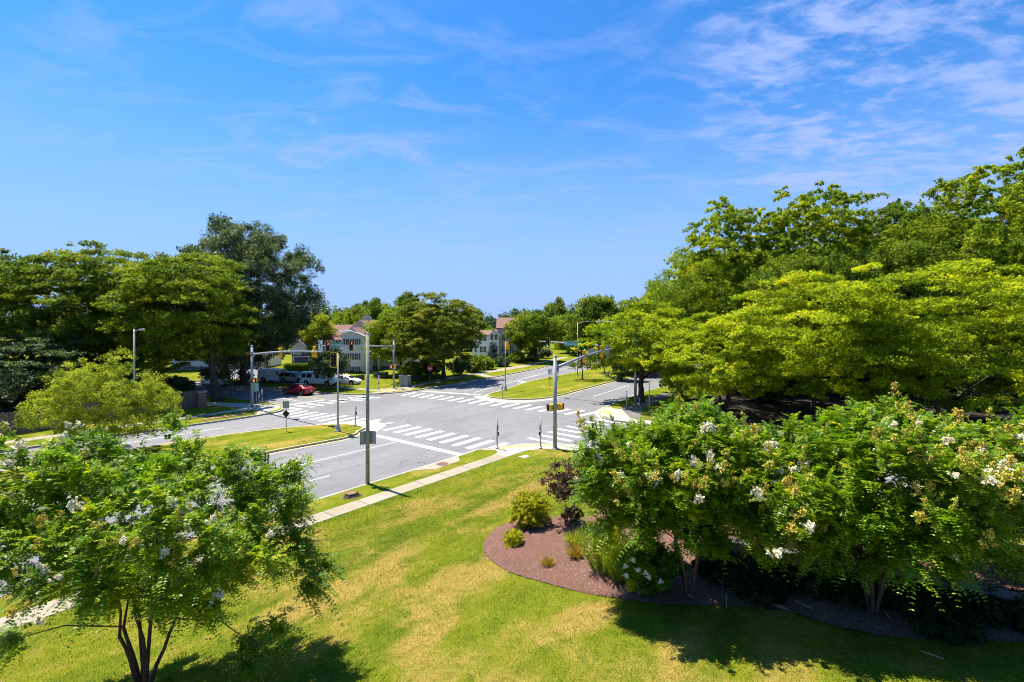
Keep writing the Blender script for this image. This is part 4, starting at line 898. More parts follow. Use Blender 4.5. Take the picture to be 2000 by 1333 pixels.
def chips():
    rng = np.random.default_rng(19); n = 26000; P = []
    xs = np.array([p[0] for p in bed_poly]); ys = np.array([p[1] for p in bed_poly]); X = rng.uniform(xs.min(), min(xs.max(), 18), n*2); Y = rng.uniform(ys.min(), ys.max(), n*2); pp = np.array([tuple(p[:2]) for p in bed_poly]); ins = np.zeros(len(X), bool); j = len(pp)-1
    for i in range(len(pp)):
        c = ((pp[i, 1] > Y) != (pp[j, 1] > Y)) & (X < (pp[j, 0]-pp[i, 0])*(Y-pp[i, 1])/(pp[j, 1]-pp[i, 1]+1e-12)+pp[i, 0]); ins ^= c; j = i
    X, Y = X[ins], Y[ins]; Z = np.array([bedz(x, y) for x, y in zip(X, Y)])+.004; n = len(X); D = rng.normal(0, 1, (n, 3)); D[:, 2] *= .25; Nn = rng.normal(0, .35, (n, 3)); Nn[:, 2] += 1
    me = leaf_mesh('bark_chips', np.stack([X, Y, Z], 1), D, Nn, rng.uniform(.03, .08, n), rng.uniform(.012, .028, n), rng.random(n), CH, .1); tag(link('bark_chips', me), 'reddish brown shredded bark chips strewn over the bed', 'mulch', kind='stuff')
CH = leaf_mat('bark_chip', (.09, .04, .03), (.33, .18, .145), (.50, .32, .26), 0.0, .9, .1)
chips()
# ================================================================ street furniture
M['galv'] = mat('galvanised_steel', (.30, .32, .36), .5, .35, n_scale=3, n_amt=.18); M['galv_old'] = mat('weathered_aluminium', (.36, .35, .32), .6, .2, n_scale=3, n_amt=.2)
M['wood_pole'] = mat('weathered_pole', (.27, .265, .215), .9, n_scale=6, n_amt=.35, bump=.4); M['sig_y'] = mat('signal_yellow', (.88, .46, .015), .5)
M['tape'] = mat('reflective_yellow', (.75, .52, .02), .4); M['black'] = mat('signal_black', (.018, .016, .018), .5); M['maroon'] = mat('visor_inside', (.06, .02, .02), .6)
M['sign_back'] = mat('bare_sign_metal', (.30, .33, .33), .5, .3, n_scale=2, n_amt=.12); M['green'] = mat('sign_green', (.008, .26, .16), .4); M['white'] = mat('sign_white', (.78, .78, .78), .4)
M['red'] = mat('sign_red', (.50, .03, .04), .4); M['yellow'] = mat('sign_yellow', (.80, .50, .02), .4); M['steel_box'] = mat('cabinet_aluminium', (.34, .35, .35), .5, .3, n_scale=1.5, n_amt=.1)
M['lens_off'] = mat('dark_lens', (.06, .055, .07), .25, spec=.6); M['lens_grey'] = mat('grey_visor', (.14, .145, .17), .35, spec=.6)
M['lens_red'] = mat('lit_red', (.5, .02, .02), .3, emit=((1, .06, .04), 1.6)); M['lens_green'] = mat('lit_green', (.02, .5, .4), .3, emit=((.05, 1, .75), 1.8)); M['hand'] = mat('lit_orange', (.6, .15, .05), .3, emit=((1, .3, .15), .6))
def yaw_to(dx, dy): return math.atan2(dx, -dy)      # rotates local -Y (the front) onto (dx, dy)
def lettering(text, size, parent, m_, loc=(0, -.022, 0), flip=False, width=None):
    cu = bpy.data.curves.new('lettering', 'FONT'); cu.body = text; cu.size = size; cu.align_x = 'CENTER'; cu.align_y = 'CENTER'; cu.extrude = .002
    t = bpy.data.objects.new('tmp_text', cu); col.objects.link(t); bpy.context.view_layer.update()
    me = bpy.data.meshes.new_from_object(t); bpy.data.objects.remove(t); o = link('lettering', me, parent, (m_,))
    if width:
        w_ = max(v_.co.x for v_ in me.vertices)-min(v_.co.x for v_ in me.vertices); o.scale = (width/w_, 1, 1)
    o.rotation_euler = (R(90), 0, 0); o.location = loc; return o
def panel(name, w, h, m_, parent, loc, rz=0, rot=0, back=None, border=None, t=.018):
    """sign plate facing local -Y"""
    pts = [(-w/2, -h/2), (w/2, -h/2), (w/2, h/2), (-w/2, h/2)]
    if rot: pts = [(x*math.cos(rot)-z*math.sin(rot), x*math.sin(rot)+z*math.cos(rot)) for x, z in pts]
    mb = MB(); vs = [(x, -t/2, z) for x, z in pts]+[(x, t/2, z) for x, z in pts]
    mb.add(vs, [(0, 1, 2, 3)], 0); mb.add(vs, [(7, 6, 5, 4), (0, 4, 5, 1), (1, 5, 6, 2), (2, 6, 7, 3), (3, 7, 4, 0)], 1 if back else 0)
    if border:
        for (cx, cz, sx, sz) in ((0, h/2-.02, w-.03, .02), (0, -h/2+.02, w-.03, .02), (-w/2+.02, 0, .02, h-.07), (w/2-.02, 0, .02, h-.07)): mb.box((cx, -t/2-.002, cz), (sx, .004, sz), 2)
    o = mb.build(name, [m_, back or m_, border or m_], parent); o.location = loc; o.rotation_euler = (0, 0, rz); return o
def signal_head(parent, loc, rz, lay='three', lit=None, body='sig_y', s=1.0):
    if lay == 'three': secs = [(0, .36), (0, 0), (0, -.36)]
    elif lay == 'dog': secs = [(0, .36), (-.18, 0), (.18, 0), (-.18, -.36), (.18, -.36)]
    else: secs = [(0, .54), (0, .18), (0, -.18), (0, -.54)]
    hb = MB()
    for x, z in secs: hb.box((x, .10, z), (.33, .20, .345)); hb.box((x, .215, z), (.24, .04, .25))
    hd = hb.build('signal_head', [M[body]], parent, bevel=.02); hd.location = loc; hd.rotation_euler = (0, 0, rz); hd.scale = (s, s, s)
    zt = max(z for x, z in secs)+.19; zb = -zt; wd = .36 if lay == 'dog' else .18
    bp = MB(); bw = wd+.13; bh = zt+.13
    if lay == 'dog':
        bp.box((0, -.012, (.18+bh)/2), (.36+.26, .012, bh-.18)); bp.box((0, -.012, (.18-bh)/2), (bw*2, .012, bh+.18))
    else: bp.box((0, -.012, 0), (bw*2, .012, bh*2))
    bp.build('backplate', [M['black']], hd)
    tp_ = MB(); e = .055
    if lay != 'dog':
        for sx in (-1, 1): tp_.box((sx*(bw-e/2), -.023, 0), (e, .006, bh*2))
        for sz in (-1, 1): tp_.box((0, -.023, sz*(bh-e/2)), (bw*2-2*e, .006, e))
    else:
        for sx in (-1, 1): tp_.box((sx*(bw-e/2), -.023, (.18-bh)/2), (e, .006, bh+.18)); tp_.box((sx*(.31-e/2), -.023, (.18+bh)/2), (e, .006, bh-.18))
        tp_.box((0, -.023, -bh+e/2), (bw*2-2*e, .006, e)); tp_.box((0, -.023, bh-e/2), (.62-2*e, .006, e))
    tp_.build('reflective_border', [M['tape']], hd)
    for i, (x, z) in enumerate(secs):
        ln = MB(); ln.tube([(x, -.02, z), (x, -.045, z)], [.14, .12], 14)
        ln.build('lens', [M[{None: 'lens_off'}.get(lit, 'lens_'+lit[1]) if lit and lit[0] == i else 'lens_off']], hd)
        vm = MB(); n = 12; vs = []; fs = []
        for k in range(n+1):
            a = R(-35)+R(250)*k/n
            for (yy, rr) in ((-.02, .158), (-.02, .148), (-.30, .15), (-.30, .14)):
                cut = yy if yy > -.1 else -.30+.10*(1-math.sin(a))*.5
                vs.append((x+rr*math.cos(a), cut, z+rr*math.sin(a)))
        for k in range(n):
            q = k*4; fs += [(q, q+4, q+6, q+2), (q+1, q+3, q+7, q+5), (q+2, q+6, q+7, q+3)]
        vm.add(vs, fs); vm.build('visor', [M['black']], hd, smooth=False)
    return hd
def ped_head(parent, loc, rz, lit=False):
    mb = MB(); mb.box((0, .12, 0), (.46, .26, .46)); mb.box((0, .12, .26), (.10, .10, .08)); mb.box((0, .12, -.26), (.10, .10, .08))
    o = mb.build('pedestrian_signal', [M['sig_y']], parent, bevel=.02); o.location = loc; o.rotation_euler = (0, 0, rz)
    vm = MB()
    vm.box((0, -.12, .225), (.46, .22, .015)); vm.box((-.225, -.10, 0), (.015, .18, .46)); vm.box((.225, -.10, 0), (.015, .18, .46)); vm.box((0, -.02, 0), (.43, .02, .43)); vm.build('hood', [M['maroon']], o)
    if lit:
        l = MB(); l.box((0, -.04, -.02), (.16, .01, .2)); [l.box((-.06+.04*k, -.04, .11), (.025, .01, .1)) for k in range(4)]; l.build('hand_symbol', [M['hand']], o)
    return o
def mast(label, base, adir, alen, z_att, z_end, pole_h, r0=.20, name='traffic_signal', arm_r=(.125, .06)):
    root = thing(name, (*base, .15), 0, label, 'traffic signal')
    mb = MB(); mb.tube([(0, 0, .0), (0, 0, pole_h-.15)], [r0, r0*.80], 16); mb.build('pole', [M['galv']], root, smooth=True)
    mb = MB(); mb.lathe([(r0*2.0, -.1), (r0*2.0, .04), (r0*1.5, .045), (r0*1.5, .09), (r0*1.05, .10)], 16); mb.build('base', [M['kerb']], root)
    mb = MB(); mb.lathe([(r0*.84, pole_h-.15), (r0*.86, pole_h-.10), (r0*.6, pole_h-.02), (r0*.2, pole_h)], 16); mb.build('cap', [M['galv']], root, smooth=True)
    if alen:
        a0 = Vector((adir[0]*r0*.7, adir[1]*r0*.7, z_att-.15)); a1 = Vector((adir[0]*alen, adir[1]*alen, z_end-.15)); mid = a0.lerp(a1, .5); mid.z += .18*abs(z_end-z_att)
        mb = MB(); mb.tube([a0, a0.lerp(mid, .5)+Vector((0, 0, .03)), mid, mid.lerp(a1, .5)+Vector((0, 0, .03)), a1], [arm_r[0], arm_r[0]*.88, arm_r[0]*.75, arm_r[0]*.6, arm_r[1]], 12); mb.build('arm', [M['galv']], root, smooth=True)
        mb = MB(); ang = math.atan2(adir[1], adir[0]); mb.box((adir[0]*(r0+.02), adir[1]*(r0+.02), z_att-.15), (.06, .42, .55), rz=ang); mb.build('flange', [M['galv']], root)
    def on_arm(d):
        t = d/alen; return (adir[0]*d, adir[1]*d, (z_att+(z_end-z_att)*t+.18*abs(z_end-z_att)*4*t*(1-t)*.5)-.15)
    return root, on_arm
def off(p, d, dist, dz=0): return (p[0]+d[0]*dist, p[1]+d[1]*dist, p[2]+dz)
u_, v_ = (U.x, U.y), (V.x, V.y); mu, mv = (-U.x, -U.y), (-V.x, -V.y)

# near mast
A, arm = mast('tall grey traffic signal mast on the near corner, its arm reaching to the right', at(1084, 881), u_, 9.5, 6.30, 7.35, 7.15, .165)
ry = yaw_to(*v_)
for d_ in (4.6, 7.6): p = arm(d_); signal_head(A, off(p, v_, .22, .02), ry, 'three' if d_ > 5 else 'three')
p = arm(6.1); panel('lane_sign', 1.1, .55, M['sign_back'], A, off(p, v_, .25, .12), ry, back=M['sign_back']); p = arm(9.0); panel('lane_sign', .75, .95, M['sign_back'], A, off(p, v_, .25, -.1), ry)
ped_head(A, (-.40, .06, 3.15), yaw_to(-.95, .3)); ped_head(A, (.42, .15, 3.2), yaw_to(.55, .8))
mb = MB(); mb.box((-.2, .0, 2.95), (.5, .05, .05)); mb.box((.2, .05, 3.0), (.5, .05, .05)); mb.box((.22, -.02, 5.6), (.06, .06, .9)); mb.box((0, -.2, .45), (.14, .03, .3)); mb.build('bracket', [M['galv']], A)
# left mast
B, arm = mast('grey traffic signal mast on the left corner, its arm crossing in front of the oak', at(492, 801), mv, 14.0, 6.15, 7.0, 7.0, .155)
ry = yaw_to(*u_)
p = arm(6.2); signal_head(B, off(p, u_, .22, -.05), ry); p = arm(12.6); signal_head(B, off(p, u_, .22, 0), ry, 'dog'); p = arm(13.5)
q = panel('turn_sign', .75, 1.1, M['white'], B, off(p, u_, .2, .55), ry+math.pi, border=M['black']); p = arm(8.9); panel('lane_sign', 2.2, .55, M['sign_back'], B, off(p, u_, .2, 0), ry)
q2 = MB(); q2.tube([(.1, -.014, -.25), (.1, -.014, .05), (.02, -.014, .2), (-.12, -.014, .27)], .045, 6); q2.add([(-.30, -.014, .27), (-.1, -.014, .42), (-.1, -.014, .12)], [(0, 1, 2)]); q2.add([(-.30, -.016, .27), (-.1, -.016, .12), (-.1, -.016, .42)], [(0, 2, 1)]); q2.build('arrow', [M['black']], q)
ped_head(B, (.33, -.25, 3.1), yaw_to(.5, -.86), True); ped_head(B, (.1, .36, 3.1), yaw_to(-.8, .6))
# far mast
C_, arm = mast('traffic signal mast on the far corner beside the metal cabinet, showing red', at(769, 761), mu, 11.2, 6.1, 6.7, 6.9, .15)
ry = yaw_to(*mv)
p = arm(7.2); signal_head(C_, off(p, mv, .22, 0), ry, lit=(0, 'red')); p = arm(10.6); signal_head(C_, off(p, mv, .22, -.1), ry, lit=(0, 'red'))
p = arm(9.3); q = panel('street_name_sign', 1.95, .56, M['green'], C_, off(p, mv, .16, .12), ry, border=M['white'], back=M['sign_back']); lettering('Father Hurley Blvd', .42, q, M['white'], width=1.78)
ped_head(C_, (-.35, -.15, 3.1), yaw_to(.2, -.98), True); ped_head(C_, (.36, .1, 3.1), yaw_to(.95, -.1))
# right mast
D_, arm = mast('traffic signal mast half hidden in the right-hand trees, showing green lights', at(1241, 794), v_, 13.6, 6.55, 7.15, 9.4, .17)
ry = yaw_to(*mu)
p = arm(6.5); signal_head(D_, off(p, mu, .22, -.15), ry, lit=(2, 'green')); p = arm(12.0); signal_head(D_, off(p, mu, .22, -.1), ry, lit=(2, 'green'))
p = arm(8.45); q = panel('street_name_sign', 2.35, .60, M['green'], D_, off(p, mu, .16, .0), ry, border=M['white'], back=M['sign_back']); lettering('Waters Landing Dr', .42, q, M['white'], width=2.15)
def lamp_arm(root, z, d, L_, rise, m_='galv', hs=1.0):
    mb = MB(); pts = [(d[0]*L_*t, d[1]*L_*t, z+rise*(1-(1-t)**2)) for t in (0, .25, .5, .75, 1)]; mb.tube(pts, [.05, .045, .04, .035, .03], 8); a = mb.build('arm', [M[m_]], root, smooth=True)
    e = Vector(pts[-1]); hb = MB(); k = Vector((d[0], d[1], 0)); sd = Vector((-d[1], d[0], 0)); vs = []; fs = []
    for (t, w, h0, h1) in ((-.12, .05, -.03, .04), (.1, .15, -.05, .08), (.45, .19, -.06, .09), (.72, .12, -.04, .06), (.82, .04, -.01, .03)):
        c = e+k*t*hs
        for (a_, b_) in ((-1, h0), (-.7, h1), (.7, h1), (1, h0), (.6, h0-.05), (-.6, h0-.05)): vs.append(c+sd*w*a_*hs+Vector((0, 0, b_*hs)))
    for i in range(4):
        for j in range(6): fs.append((i*6+j, i*6+(j+1) % 6, (i+1)*6+(j+1) % 6, (i+1)*6+j))
    fs += [tuple(reversed(range(6))), tuple(range(24, 30))]; hb.add(vs, fs); hb.build('lamp_head', [M['galv_old']], root, smooth=False)
lamp_arm(D_, 9.1, (-.95, .3), 3.8, .55)
# median post with its own head, foundation
def median_post(label, base, h, face, lay, side, r=.085, body='sig_y'):
    root = thing('traffic_signal', (*base, .15), 0, label, 'traffic signal')
    MB().tube([(0, 0, .3), (0, 0, h)], [r, r*.85], 12).build('pole', [M['galv_old']], root, smooth=True)
    mb = MB(); mb.lathe([(.30, -.05), (.30, .10), (.24, .11), (.22, .18), (.17, .45), (.12, .62), (.10, .64)], 12); mb.build('base', [M['steel_box']], root, smooth=False)
    hd = signal_head(root, (side[0]*.36, side[1]*.36, h-.55), yaw_to(*face), lay, body=body)
    mb = MB(); mb.box((side[0]*.18, side[1]*.18, h-.15), (.36, .04, .04), rz=math.atan2(side[1], side[0])); mb.box((side[0]*.18, side[1]*.18, h-.95), (.36, .04, .04), rz=math.atan2(side[1], side[0])); mb.build('bracket', [M['galv']], root); return root
median_post('slim signal post on the lower median with a yellow-edged head on its left side', at(660, 846), 6.85, (-.25, -.97), 'three', (-1, .0), .085)
median_post('thin signal post on the upper median nose, its yellow head seen from behind', at(987, 765), 6.8, (.55, .83), 'dog', (1, 0), .07)

# ---- street lamps
def street_lamp(label, base, h, d, L_, rise, r=.09, m_='galv_old'):
    root = thing('street_lamp', (*base, .15), 0, label, 'street lamp'); MB().tube([(0, 0, -.1), (0, 0, h)], [r, r*.65], 12).build('pole', [M[m_]], root, smooth=True)
    MB().lathe([(r*2, -.05), (r*2, .08), (r*1.2, .1)], 10).build('base', [M['kerb']], root); lamp_arm(root, h-.35, d, L_, rise, 'galv'); return root
G = thing('street_lamp', (*at(718, 950), .15), 0, 'thick weathered lamp post by the near sidewalk with grey sign backs on it', 'street lamp')
mb = MB(); mb.tube([(0, 0, -.2), (0, 0, 9.0)], [.125, .09], 14); mb.build('pole', [M['wood_pole']], G, smooth=True); lamp_arm(G, 8.75, (-.80, .60), 1.75, .35, hs=1.25)
MB().lathe([(.1, 8.99), (.1, 9.04), (.05, 9.06)], 12).build('cap', [M['galv']], G)
panel('sign_plate', .46, .78, M['white'], G, (.27, .10, 2.75), yaw_to(.30, .95), back=M['sign_back']); panel('sign_plate', .40, .80, M['white'], G, (-.26, -.02, 2.75), yaw_to(-.55, .83), back=M['sign_back'])
mb = MB()
for z in (2.55, 2.95): mb.lathe([(.132, z), (.132, z+.03)], 14)
mb.build('strap', [M['galv']], G)
street_lamp('slim grey street lamp rising behind the yellow-green ornamental tree', at(262, 838), 9.0, (.72, -.2), .9, .3, .10)
street_lamp('distant street lamp with a curved arm on the far median', at(1128, 736), 9.4, (.95, .1), 1.7, .5, .09)
# ---- push button posts
def button_post(label, base, h=2.6, d=(.5, -.86), plate=True, r=.055, base_m='galv'):
    root = thing('button_post', (*base, .15), 0, label, 'crossing button post')
    MB().tube([(0, 0, 0), (0, 0, h)], [r, r], 10).build('pole', [M['galv_old']], root, smooth=True); MB().lathe([(r*2.2, -.05), (r*2.2, .12), (r*1.2, .16)], 10).build('base', [M['galv']], root)
    mb = MB(); mb.box((d[0]*.09, d[1]*.09, 1.15), (.10, .10, .28), rz=math.atan2(d[1], d[0])); b = mb.build('button_box', [M['black']], root, bevel=.01)
    mb = MB(); mb.lathe([(.03, 1.30), (.03, 1.31)], 8, (d[0]*.09, d[1]*.09, 0)); mb.build('button', [M['steel_box']], b)
    if plate: panel('instruction_plate', .23, .38, M['white'], root, (d[0]*.07, d[1]*.07, 1.65), yaw_to(*d), back=M['sign_back'])
    return root
button_post('button post beside the strip of grass at the near end of the crosswalk', at(971, 881.5), 2.45, (.9, .3)); button_post('button post on the near corner pad left of the big mast', at(1056, 881), 2.5, (-.95, .25))
button_post('button post on the lower median nose', at(694, 835.5), 1.9, (.8, .6)); button_post('button post on the tip of the upper median', at(981, 779), 2.1, (0, -1))
button_post('button post on the right corner verge', at(1224, 801), 1.95, (-.3, -.95)); button_post('button post at the end of the far crosswalk, left of the metal cabinet', at(740, 767), 2.2, (0, -1))
button_post('left one of two short posts beside the left mast', at(506, 804), 1.9, (.9, 0), False); button_post('right one of two short posts beside the left mast, with a black box', at(512, 797), 1.95, (.9, -.2), False)
# ---- signs on posts
def post_sign(label, base, h, r=.03, name='road_sign', m_='galv'):
    root = thing(name, (*base, .15), 0, label, 'road sign'); MB().tube([(0, 0, -.1), (0, 0, h)], [r, r], 8).build('post', [M[m_]], root, smooth=True); return root
s = post_sign('sign post on the lower median seen from behind, square plate over a diamond', at(559, 846), 2.6, .035)
panel('square_plate', .62, .62, M['white'], s, (0, -.05, 2.35), yaw_to(.1, .99), back=M['sign_back']); panel('diamond_plate', .50, .50, M['yellow'], s, (0, -.05, 1.55), yaw_to(.1, .99), rot=R(45), back=M['black'])
s = post_sign('round do not enter sign on a post at the far corner', at(840, 751), 2.3, .035)
panel('square_plate', .76, .76, M['red'], s, (0, -.06, 2.3), yaw_to(.2, -.98), back=M['sign_back'])
mb = MB(); mb.box((0, -.075, 2.3), (.52, .006, .11), rz=yaw_to(.2, -.98)); mb.build('white_bar', [M['white']], s)
q = panel('word_plate', .60, .14, M['red'], s, (-.015, -.088, 2.54), yaw_to(.2, -.98)); lettering('DO NOT', .13, q, M['white'], (0, -.012, 0)); q = panel('word_plate', .60, .14, M['red'], s, (-.015, -.088, 2.07), yaw_to(.2, -.98)); lettering('ENTER', .13, q, M['white'], (0, -.012, 0))
s = post_sign('pair of lane signs, black arrows on white over a yellow marker, on the upper median', at(1074, 768), 2.8, .03)
q = panel('arrow_plate', .62, .80, M['white'], s, (0, -.05, 2.75), yaw_to(-.3, -.95), border=None, back=M['sign_back']); panel('diamond_plate', .46, .46, M['yellow'], s, (0, -.05, 1.85), yaw_to(-.3, -.95), rot=R(45), back=M['sign_back'])
mb = MB(); mb.tube([(-.08, -.012, -.28), (-.04, -.012, 0), (.04, -.012, .12)], .035, 6); mb.add([(-.22, -.013, .05), (-.1, -.013, .05), (-.16, -.013, .3)], [(0, 1, 2)]); mb.add([(.0, -.013, .08), (.16, -.013, .08), (.08, -.013, .3)], [(0, 1, 2)]); mb.build('arrow', [M['black']], q)
s = post_sign('small green bicycle route sign on a thin post by the left mast', at(501, 803), 2.8, .025)
q = panel('green_plate', .48, .92, M['green'], s, (0, -.05, 2.45), yaw_to(.3, -.95), border=M['white'], back=M['sign_back'])
mb = MB(); [mb.box((0, -.012, z), (.28, .006, .07)) for z in (.25, .05, -.15, -.32)]; mb.build('white_symbols', [M['white']], q)
s = post_sign('yellow rectangular sign on a thin post in front of the white van', at(554, 749.5), 2.1, .025); panel('yellow_plate', .62, .40, M['yellow'], s, (0, -.05, 2.0), yaw_to(.2, -.98), back=M['sign_back'])
s = post_sign('thin dark sign post by the stout trunk at the left street', at(452, 781), 2.4, .03, m_='black'); panel('square_plate', .3, .5, M['white'], s, (0, .04, 2.1), yaw_to(-.9, .4), back=M['black'])
s = post_sign('thin post with a small sign beside the far sidewalk', at(949, 734), 2.6, .03); panel('square_plate', .25, .55, M['white'], s, (0, -.04, 2.2), yaw_to(-.9, -.3), back=M['sign_back'])
s = post_sign('plain light post with a concrete foot on the right-hand sidewalk', at(1268, 810), 3.4, .055); MB().lathe([(.2, -.05), (.2, .12), (.1, .2)], 10).build('base', [M['kerb']], s); panel('narrow_plate', .12, .5, M['white'], s, (0, -.07, 2.9), 0, back=M['sign_back'])
s = post_sign('slim grey post standing beside the large layered far tree', at(886, 746), 3.3, .07, name='post')
s['category'] = 'post'
s = post_sign('white-topped marker stake in the shade of the right-hand wood', at(1584, 812), 1.1, .03, name='marker_stake'); s['category'] = 'stake'; panel('marker_plate', .1, .35, M['white'], s, (0, -.04, .95), 0)
def bollard(label, base, h, m_): 
    root = thing('bollard', (*base, .15), 0, label, 'bollard'); MB().tube([(0, 0, -.05), (0, 0, h)], [.075, .075], 12).build('post', [m_], root, smooth=True); MB().lathe([(.08, h-.1), (.085, h), (.03, h+.04)], 12).build('cap', [m_], root)
bollard('short pale bollard beside the thick tree trunk on the right corner', at(1249, 801), 1.15, M['kerb'])
# ---- cabinets
X, Y = at(791, 757); cb = thing('signal_cabinet', (X, Y, .15), R(-22), 'large grey metal traffic signal cabinet on the far corner', 'cabinet')
mb = MB(); mb.box((0, 0, .85), (1.5, .9, 1.45)); mb.build('cabinet_body', [M['steel_box']], cb, bevel=.02); mb = MB(); mb.box((0, 0, 1.60), (1.6, 1.0, .07)); mb.build('top', [M['steel_box']], cb)
mb = MB(); mb.box((0, 0, .06), (1.7, 1.2, .18)); mb.build('base', [M['kerb']], cb); mb = MB(); mb.box((.12, -.46, .85), (.95, .02, 1.25)); d_ = mb.build('door', [M['galv']], cb); mb = MB(); mb.box((-.2, -.49, .9), (.05, .04, .16)); mb.build('handle', [M['black']], d_)
for px_, py_, w, h, m_, lab, nm in [(735, 738, .8, .8, 'green', 'small pale green utility box on the lawn by the white building', 'utility_box'), (749, 741, 1.3, 1.0, 'black', 'dark air conditioning unit at the foot of the white building', 'air_conditioner'), (811, 744, 1.1, .7, 'black', 'dark low utility box behind the metal cabinet', 'utility_box')]:
    X, Y = at(px_, py_); o = thing(nm, (X, Y, .15), R(-15), lab, nm.replace('_', ' ')); mb = MB(); mb.box((0, 0, h/2), (w, w*.8, h)); mb.build('casing', [mat('casing_paint', (.22, .33, .26) if m_ == 'green' else (.05, .06, .055), .6)], o, bevel=.03)
    mb = MB()
    for k in range(5): mb.box((0, -w*.4-.006, h*(.2+.14*k)), (w*.8, .012, .03))
    mb.build('grille', [M['black']], o); MB().box((0, 0, h+.015), (w*1.04, w*.84, .03)).build('lid', [M['steel_box'] if m_ != 'green' else M['green']], o)
# drain inlets, manhole, handhole, stump
X, Y = at(864, 911.5); o = thing('manhole_cover', (X, Y, .155), 0, 'rusty round manhole cover in the storm inlet slab of the near verge', 'manhole'); MB().lathe([(.36, -.02), (.36, .03), (.30, .034), (.28, .028), (.0, .03)], 24).build('lid', [mat('rusty_iron', (.13, .075, .055), .8, n_scale=8, n_amt=.3)], o); MB().lathe([(.42, -.02), (.42, .022), (.36, .024)], 24).build('rim', [M['dirt']], o)
st = MB(); st.prism([uv(21.6, 25.22), uv(25.9, 25.22), uv(25.2, 24.35), uv(22.9, 24.25)], .02, .166); tag(st.build('storm_inlet', M['concrete']), 'stained concrete storm inlet slab let into the near grass verge', 'storm drain')
st = MB(); X, Y = at(432, 819); ang = math.atan2(at(469, 818)[1]-at(400, 828)[1], at(469, 818)[0]-at(400, 828)[0])
st.box((X, Y+.25, .13), (3.6, .9, .12), rz=ang); o = st.build('storm_inlet', M['dirt']); tag(o, 'brown storm inlet with a dark slot under the kerb left of the left corner', 'storm drain')
st = MB(); st.box((X+.1, Y-.28, .09), (3.3, .03, .10), rz=ang); sl = st.build('slot', M['black'], o)
st = MB(); X, Y = at(1025, 898); st.box((X, Y, terrain(X, Y)), (.75, .6, .05), rz=.66); o = st.build('handhole_cover', M['pad'], bevel=.01); tag(o, 'small square concrete cover in the lawn behind the near corner', 'utility cover'); 
st = MB(); st.box((X+.02, Y, terrain(X, Y)+.028), (.5, .36, .01), rz=.66); st.build('lid', M['kerb'], o)
X, Y = at(686, 968, .2); o = thing('tree_stump', (X, Y, .12), 0, 'sawn brown tree stump in bare soil on the near verge', 'stump'); rng_ = random.Random(4); mb = MB(); pr = []
n = 16; vs = []; fs = []
for j, (r_, z_) in enumerate([(.62, -.03), (.42, .06), (.33, .16), (.31, .22), (.0, .225)]):
    for k in range(n): a = 6.283*k/n; q = r_*(1+.16*math.sin(3*a+1)+.08*math.sin(7*a)); vs.append((math.cos(a)*q, math.sin(a)*q, z_+.02*math.sin(5*a)*(j < 4)))
for i in range(4):
    for k in range(n): k2 = (k+1) % n; fs.append((i*n+k, i*n+k2, (i+1)*n+k2, (i+1)*n+k))
mb.add(vs, fs); mb.build('stump_wood', [M['bark']], o); mb = MB(); mb.lathe([(.29, .215), (.27, .235), (0, .24)], 16); mb.build('cut_face', [M['dirt']], o)

